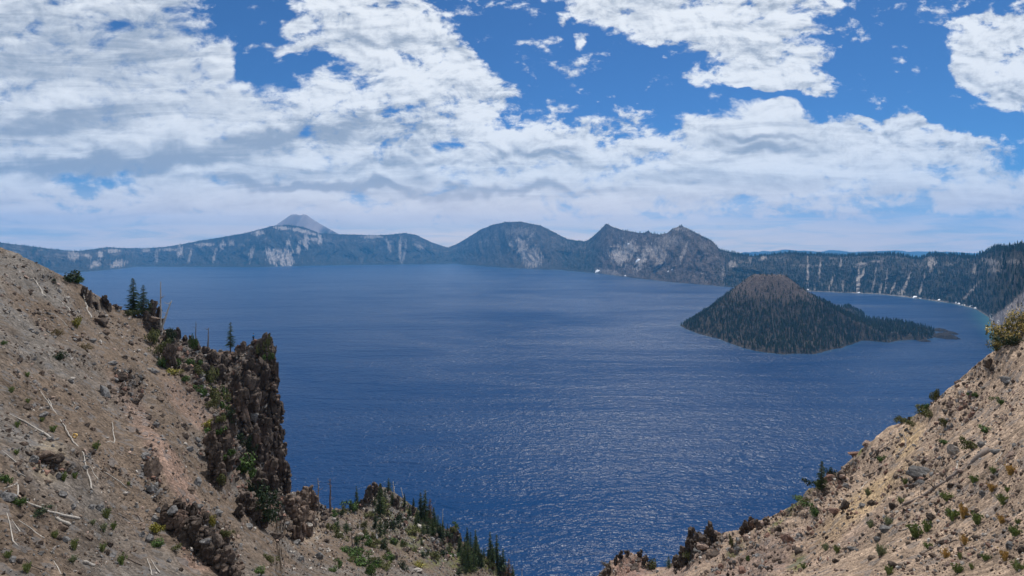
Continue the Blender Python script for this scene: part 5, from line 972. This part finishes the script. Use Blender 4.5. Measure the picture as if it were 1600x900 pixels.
# ---------------------------------------------------------------- old snow along the shore and in the gullies
m, t, b = material('old_snow'); b.inputs['Base Color'].default_value = (.82, .83, .85, 1); b.inputs['Roughness'].default_value = .8
t.put(b.inputs['Normal'], bump(t, t.noise(objco(t), .4, 4, .6), .4, 1.0)); M_SNOW = m
wbvh = BVHTree.FromPolygons([tuple(p) for p in wv.reshape(-1, 3).tolist()], gridfaces(NW, NCw).tolist())
def whit(px, py):
    h = wbvh.ray_cast(EYE, Vector(((px - CX) / F, 1.0, -(py - HY) / F)).normalized(), 60000); return h[0]
SN = [(996, 407, 9, 3.5, 35, 'elongated slanting snow patch high on the talus of the twin-peaked mountain'), (933, 423.5, 8, 4, 25, 'snow patch at the waterline left of the twin-peaked mountain'), (1013.5, 437.5, 5, 4.5, 60, 'bright triangular snow patch at the waterline below the twin peaks'), (982, 381, 4, 1.6, 10, 'tiny snow patch high under the left peak'), (977, 431, 4, 1.8, -10, 'small snow patch at the waterline left of the triangular one'),
      (1050, 421, 3, 2.2, 40, 'upper of two small snow dots right of the triangular patch'), (1044, 424, 3, 1.8, 40, 'lower of two small snow dots right of the triangular patch'), (1358.5, 457.5, 6, 4, 30, 'snow cone at the foot of the long gully on the right wall'), (1342, 457.2, 4, 2, 0, 'small snow patch left of the snow cone on the right wall'), (1262.5, 452.5, 3, 2, 0, 'small snow patch at the shore nearest the island peak'),
      (1407, 462, 4, 3, 70, 'small bright snow patch on the shore right of the snow cone'), (1429, 464, 8, 3, 15, 'wide snow patch on the right shore'), (1438, 466, 4, 1.5, 0, 'thin snow patch right after the wide one'), (1496, 473.5, 8, 3, -18, 'wide white snow patch where the shore bends'), (1505, 476, 6, 2.4, -10, 'snow patch right after the wide one at the shore bend'), (1517, 478, 5, 2.6, 20, 'snow patch below the pale diagonal gully'),
      (1524, 481, 4, 2.2, 0, 'small snow patch near the end of the visible shore'), (1467, 468.5, 4, 2, 0, 'small snow patch between the two wide shore patches'), (1549, 493, 5, 5, 40, 'snow patch at the foot of the grey scree'), (1550.5, 497.5, 5, 3, 0, 'lower snow patch at the foot of the grey scree'), (1560, 502, 4, 4, 0, 'snow patch lowest beside the golden shrub'), (962, 377.5, 0, 0, 0, '')]
for (x, y, w, h, an, lab) in SN:
    if not lab: continue
    V_, F_ = [], []; n = 7; c, s_ = math.cos(R(an)), math.sin(R(an)); good = True
    for ring in range(0, 4):
        for k in range(12 if ring else 1):
            a = 6.2832 * k / 12; rr = ring / 3 * (1 + .22 * math.sin(3 * a + x) + .12 * math.sin(5 * a + y)); u_, v_ = w / 2 * rr * math.cos(a), h / 2 * rr * math.sin(a)
            q = whit(x + u_ * c - v_ * s_, y - (u_ * s_ + v_ * c))
            if q is None: good = False; break
            up = 2.2 if ring < 3 else -.5
            V_.append(np.array(q) + np.array([0, -up * 1.5, up]))
        if not good: break
    if not good or max(v[1] for v in V_) - min(v[1] for v in V_) > 900: print('snow skipped', lab); continue
    F_ = [(0, 1 + k, 1 + (k + 1) % 12) for k in range(12)]
    for ring in (0, 1): F_ += [(1 + ring * 12 + k, 13 + ring * 12 + k, 13 + ring * 12 + (k + 1) % 12, 1 + ring * 12 + (k + 1) % 12) for k in range(12)]
    b0 = V_[0].copy(); tag(link('snow_patch', newmesh('snow_patch', np.array(V_) - b0, F_, M_SNOW, smooth=True), loc=b0), lab, 'snow patch', 'old snow patches')

# ---------------------------------------------------------------- the person on the cliff top
def simple(name, c, rough=.8):
    m, t, b = material(name); t.put(b.inputs['Base Color'], t.mix(t.noise(objco(t), 14, 3), tuple(x * .85 for x in c), c)); b.inputs['Roughness'].default_value = rough; return m
def skinned(name, pts, edges, rad, mat, parent, root=0, sub=1):
    me = bpy.data.meshes.new(name); me.from_pydata([tuple(p) for p in pts], edges, []); o = bpy.data.objects.new(name, me); C.objects.link(o); o.parent = parent
    mo = o.modifiers.new('Skin', 'SKIN'); mo.use_smooth_shade = True; sv = me.skin_vertices[0].data
    for i, q in enumerate(rad): sv[i].radius = (q, q) if not isinstance(q, tuple) else q
    sv[root].use_root = True; s = o.modifiers.new('Subdivision', 'SUBSURF'); s.levels = sub; s.render_levels = sub; me.materials.append(mat); return o
p, n = hit(396, 520)
e = bpy.data.objects.new('person', None); C.objects.link(e); e.location = p + Vector((0, -.05, -.03)); e.rotation_euler = (0, 0, R(-25)); tag(e, 'person in a bright blue jacket standing on top of the dark cliff', 'person')
# standing with the weight on one leg, arms a little forward, facing the lake (+Y)
J = [(0, 0, .93), (0, .01, 1.14), (0, 0, 1.38), (0, .01, 1.49), (0, .03, 1.60), (0, .035, 1.69),
     (.18, 0, 1.37), (.25, .03, 1.10), (.20, .20, .92), (.18, .26, .88), (-.18, 0, 1.37), (-.26, .02, 1.10), (-.21, .19, .94), (-.18, .26, .90),
     (.10, 0, .88), (.12, .05, .49), (.13, -.02, .09), (.15, .13, .045), (-.10, 0, .88), (-.11, .02, .49), (-.11, -.03, .09), (-.13, .13, .045)]
E_ = [(0, 1), (1, 2), (2, 3), (3, 4), (4, 5), (2, 6), (6, 7), (7, 8), (8, 9), (2, 10), (10, 11), (11, 12), (12, 13), (0, 14), (14, 15), (15, 16), (16, 17), (0, 18), (18, 19), (19, 20), (20, 21)]
RD = [.14, .12, .14, .055, .095, .075, .055, .043, .033, .038, .055, .043, .033, .038, .088, .062, .042, .045, .088, .062, .042, .045]
skinned('body', J, E_, RD, simple('skin', (.42, .25, .18)), e, 0, 2)
sh_i = [0, 1, 2, 6, 7, 8, 10, 11, 12]; mp = {k: i for i, k in enumerate(sh_i)}
skinned('jacket', [J[k] for k in sh_i], [(mp[a], mp[b]) for a, b in E_ if a in mp and b in mp], [.18, .175, .18, .09, .075, .058, .09, .075, .058], simple('blue_cloth', (.03, .30, .75)), e, 0, 2)
tr_i = [0, 14, 15, 16, 18, 19, 20]; mp = {k: i for i, k in enumerate(tr_i)}
skinned('trousers', [J[k] for k in tr_i], [(mp[a], mp[b]) for a, b in E_ if a in mp and b in mp], [.155, .11, .085, .068, .11, .085, .068], simple('dark_cloth', (.03, .035, .05)), e, 0, 2)
v, f = ICO[3]; v = v * np.array([.094, .105, .10]) * (1 + .06 * fbm(v * 4, 2, 3))[:, None]; v = v + np.array([0, .012, 1.675])
link('hair', newmesh('hair', v, f, simple('hair', (.045, .03, .02))), e)

# ---------------------------------------------------------------- the air between here and the far rim
hm = bpy.data.materials.new('haze'); hm.use_nodes = True; hn = hm.node_tree.nodes; hn.clear()
pv = hn.new('ShaderNodeVolumePrincipled'); ho = hn.new('ShaderNodeOutputMaterial'); hm.node_tree.links.new(pv.outputs[0], ho.inputs['Volume'])
pv.inputs['Color'].default_value = (0.11, 0.44, 1.0, 1); pv.inputs['Density'].default_value = 5.6e-5; pv.inputs['Anisotropy'].default_value = 0.1
HT = 1350.0; hx = 16800.0
hv = [(sx * hx, sy * hx, z) for z in (-7.5, HT) for sx, sy in ((-1, -1), (1, -1), (1, 1), (-1, 1))]
hf = [(0, 3, 2, 1), (4, 5, 6, 7), (0, 1, 5, 4), (1, 2, 6, 5), (2, 3, 7, 6), (3, 0, 4, 7)]
tag(link('haze', newmesh('haze', hv, hf, hm, smooth=False)), kind='stuff')
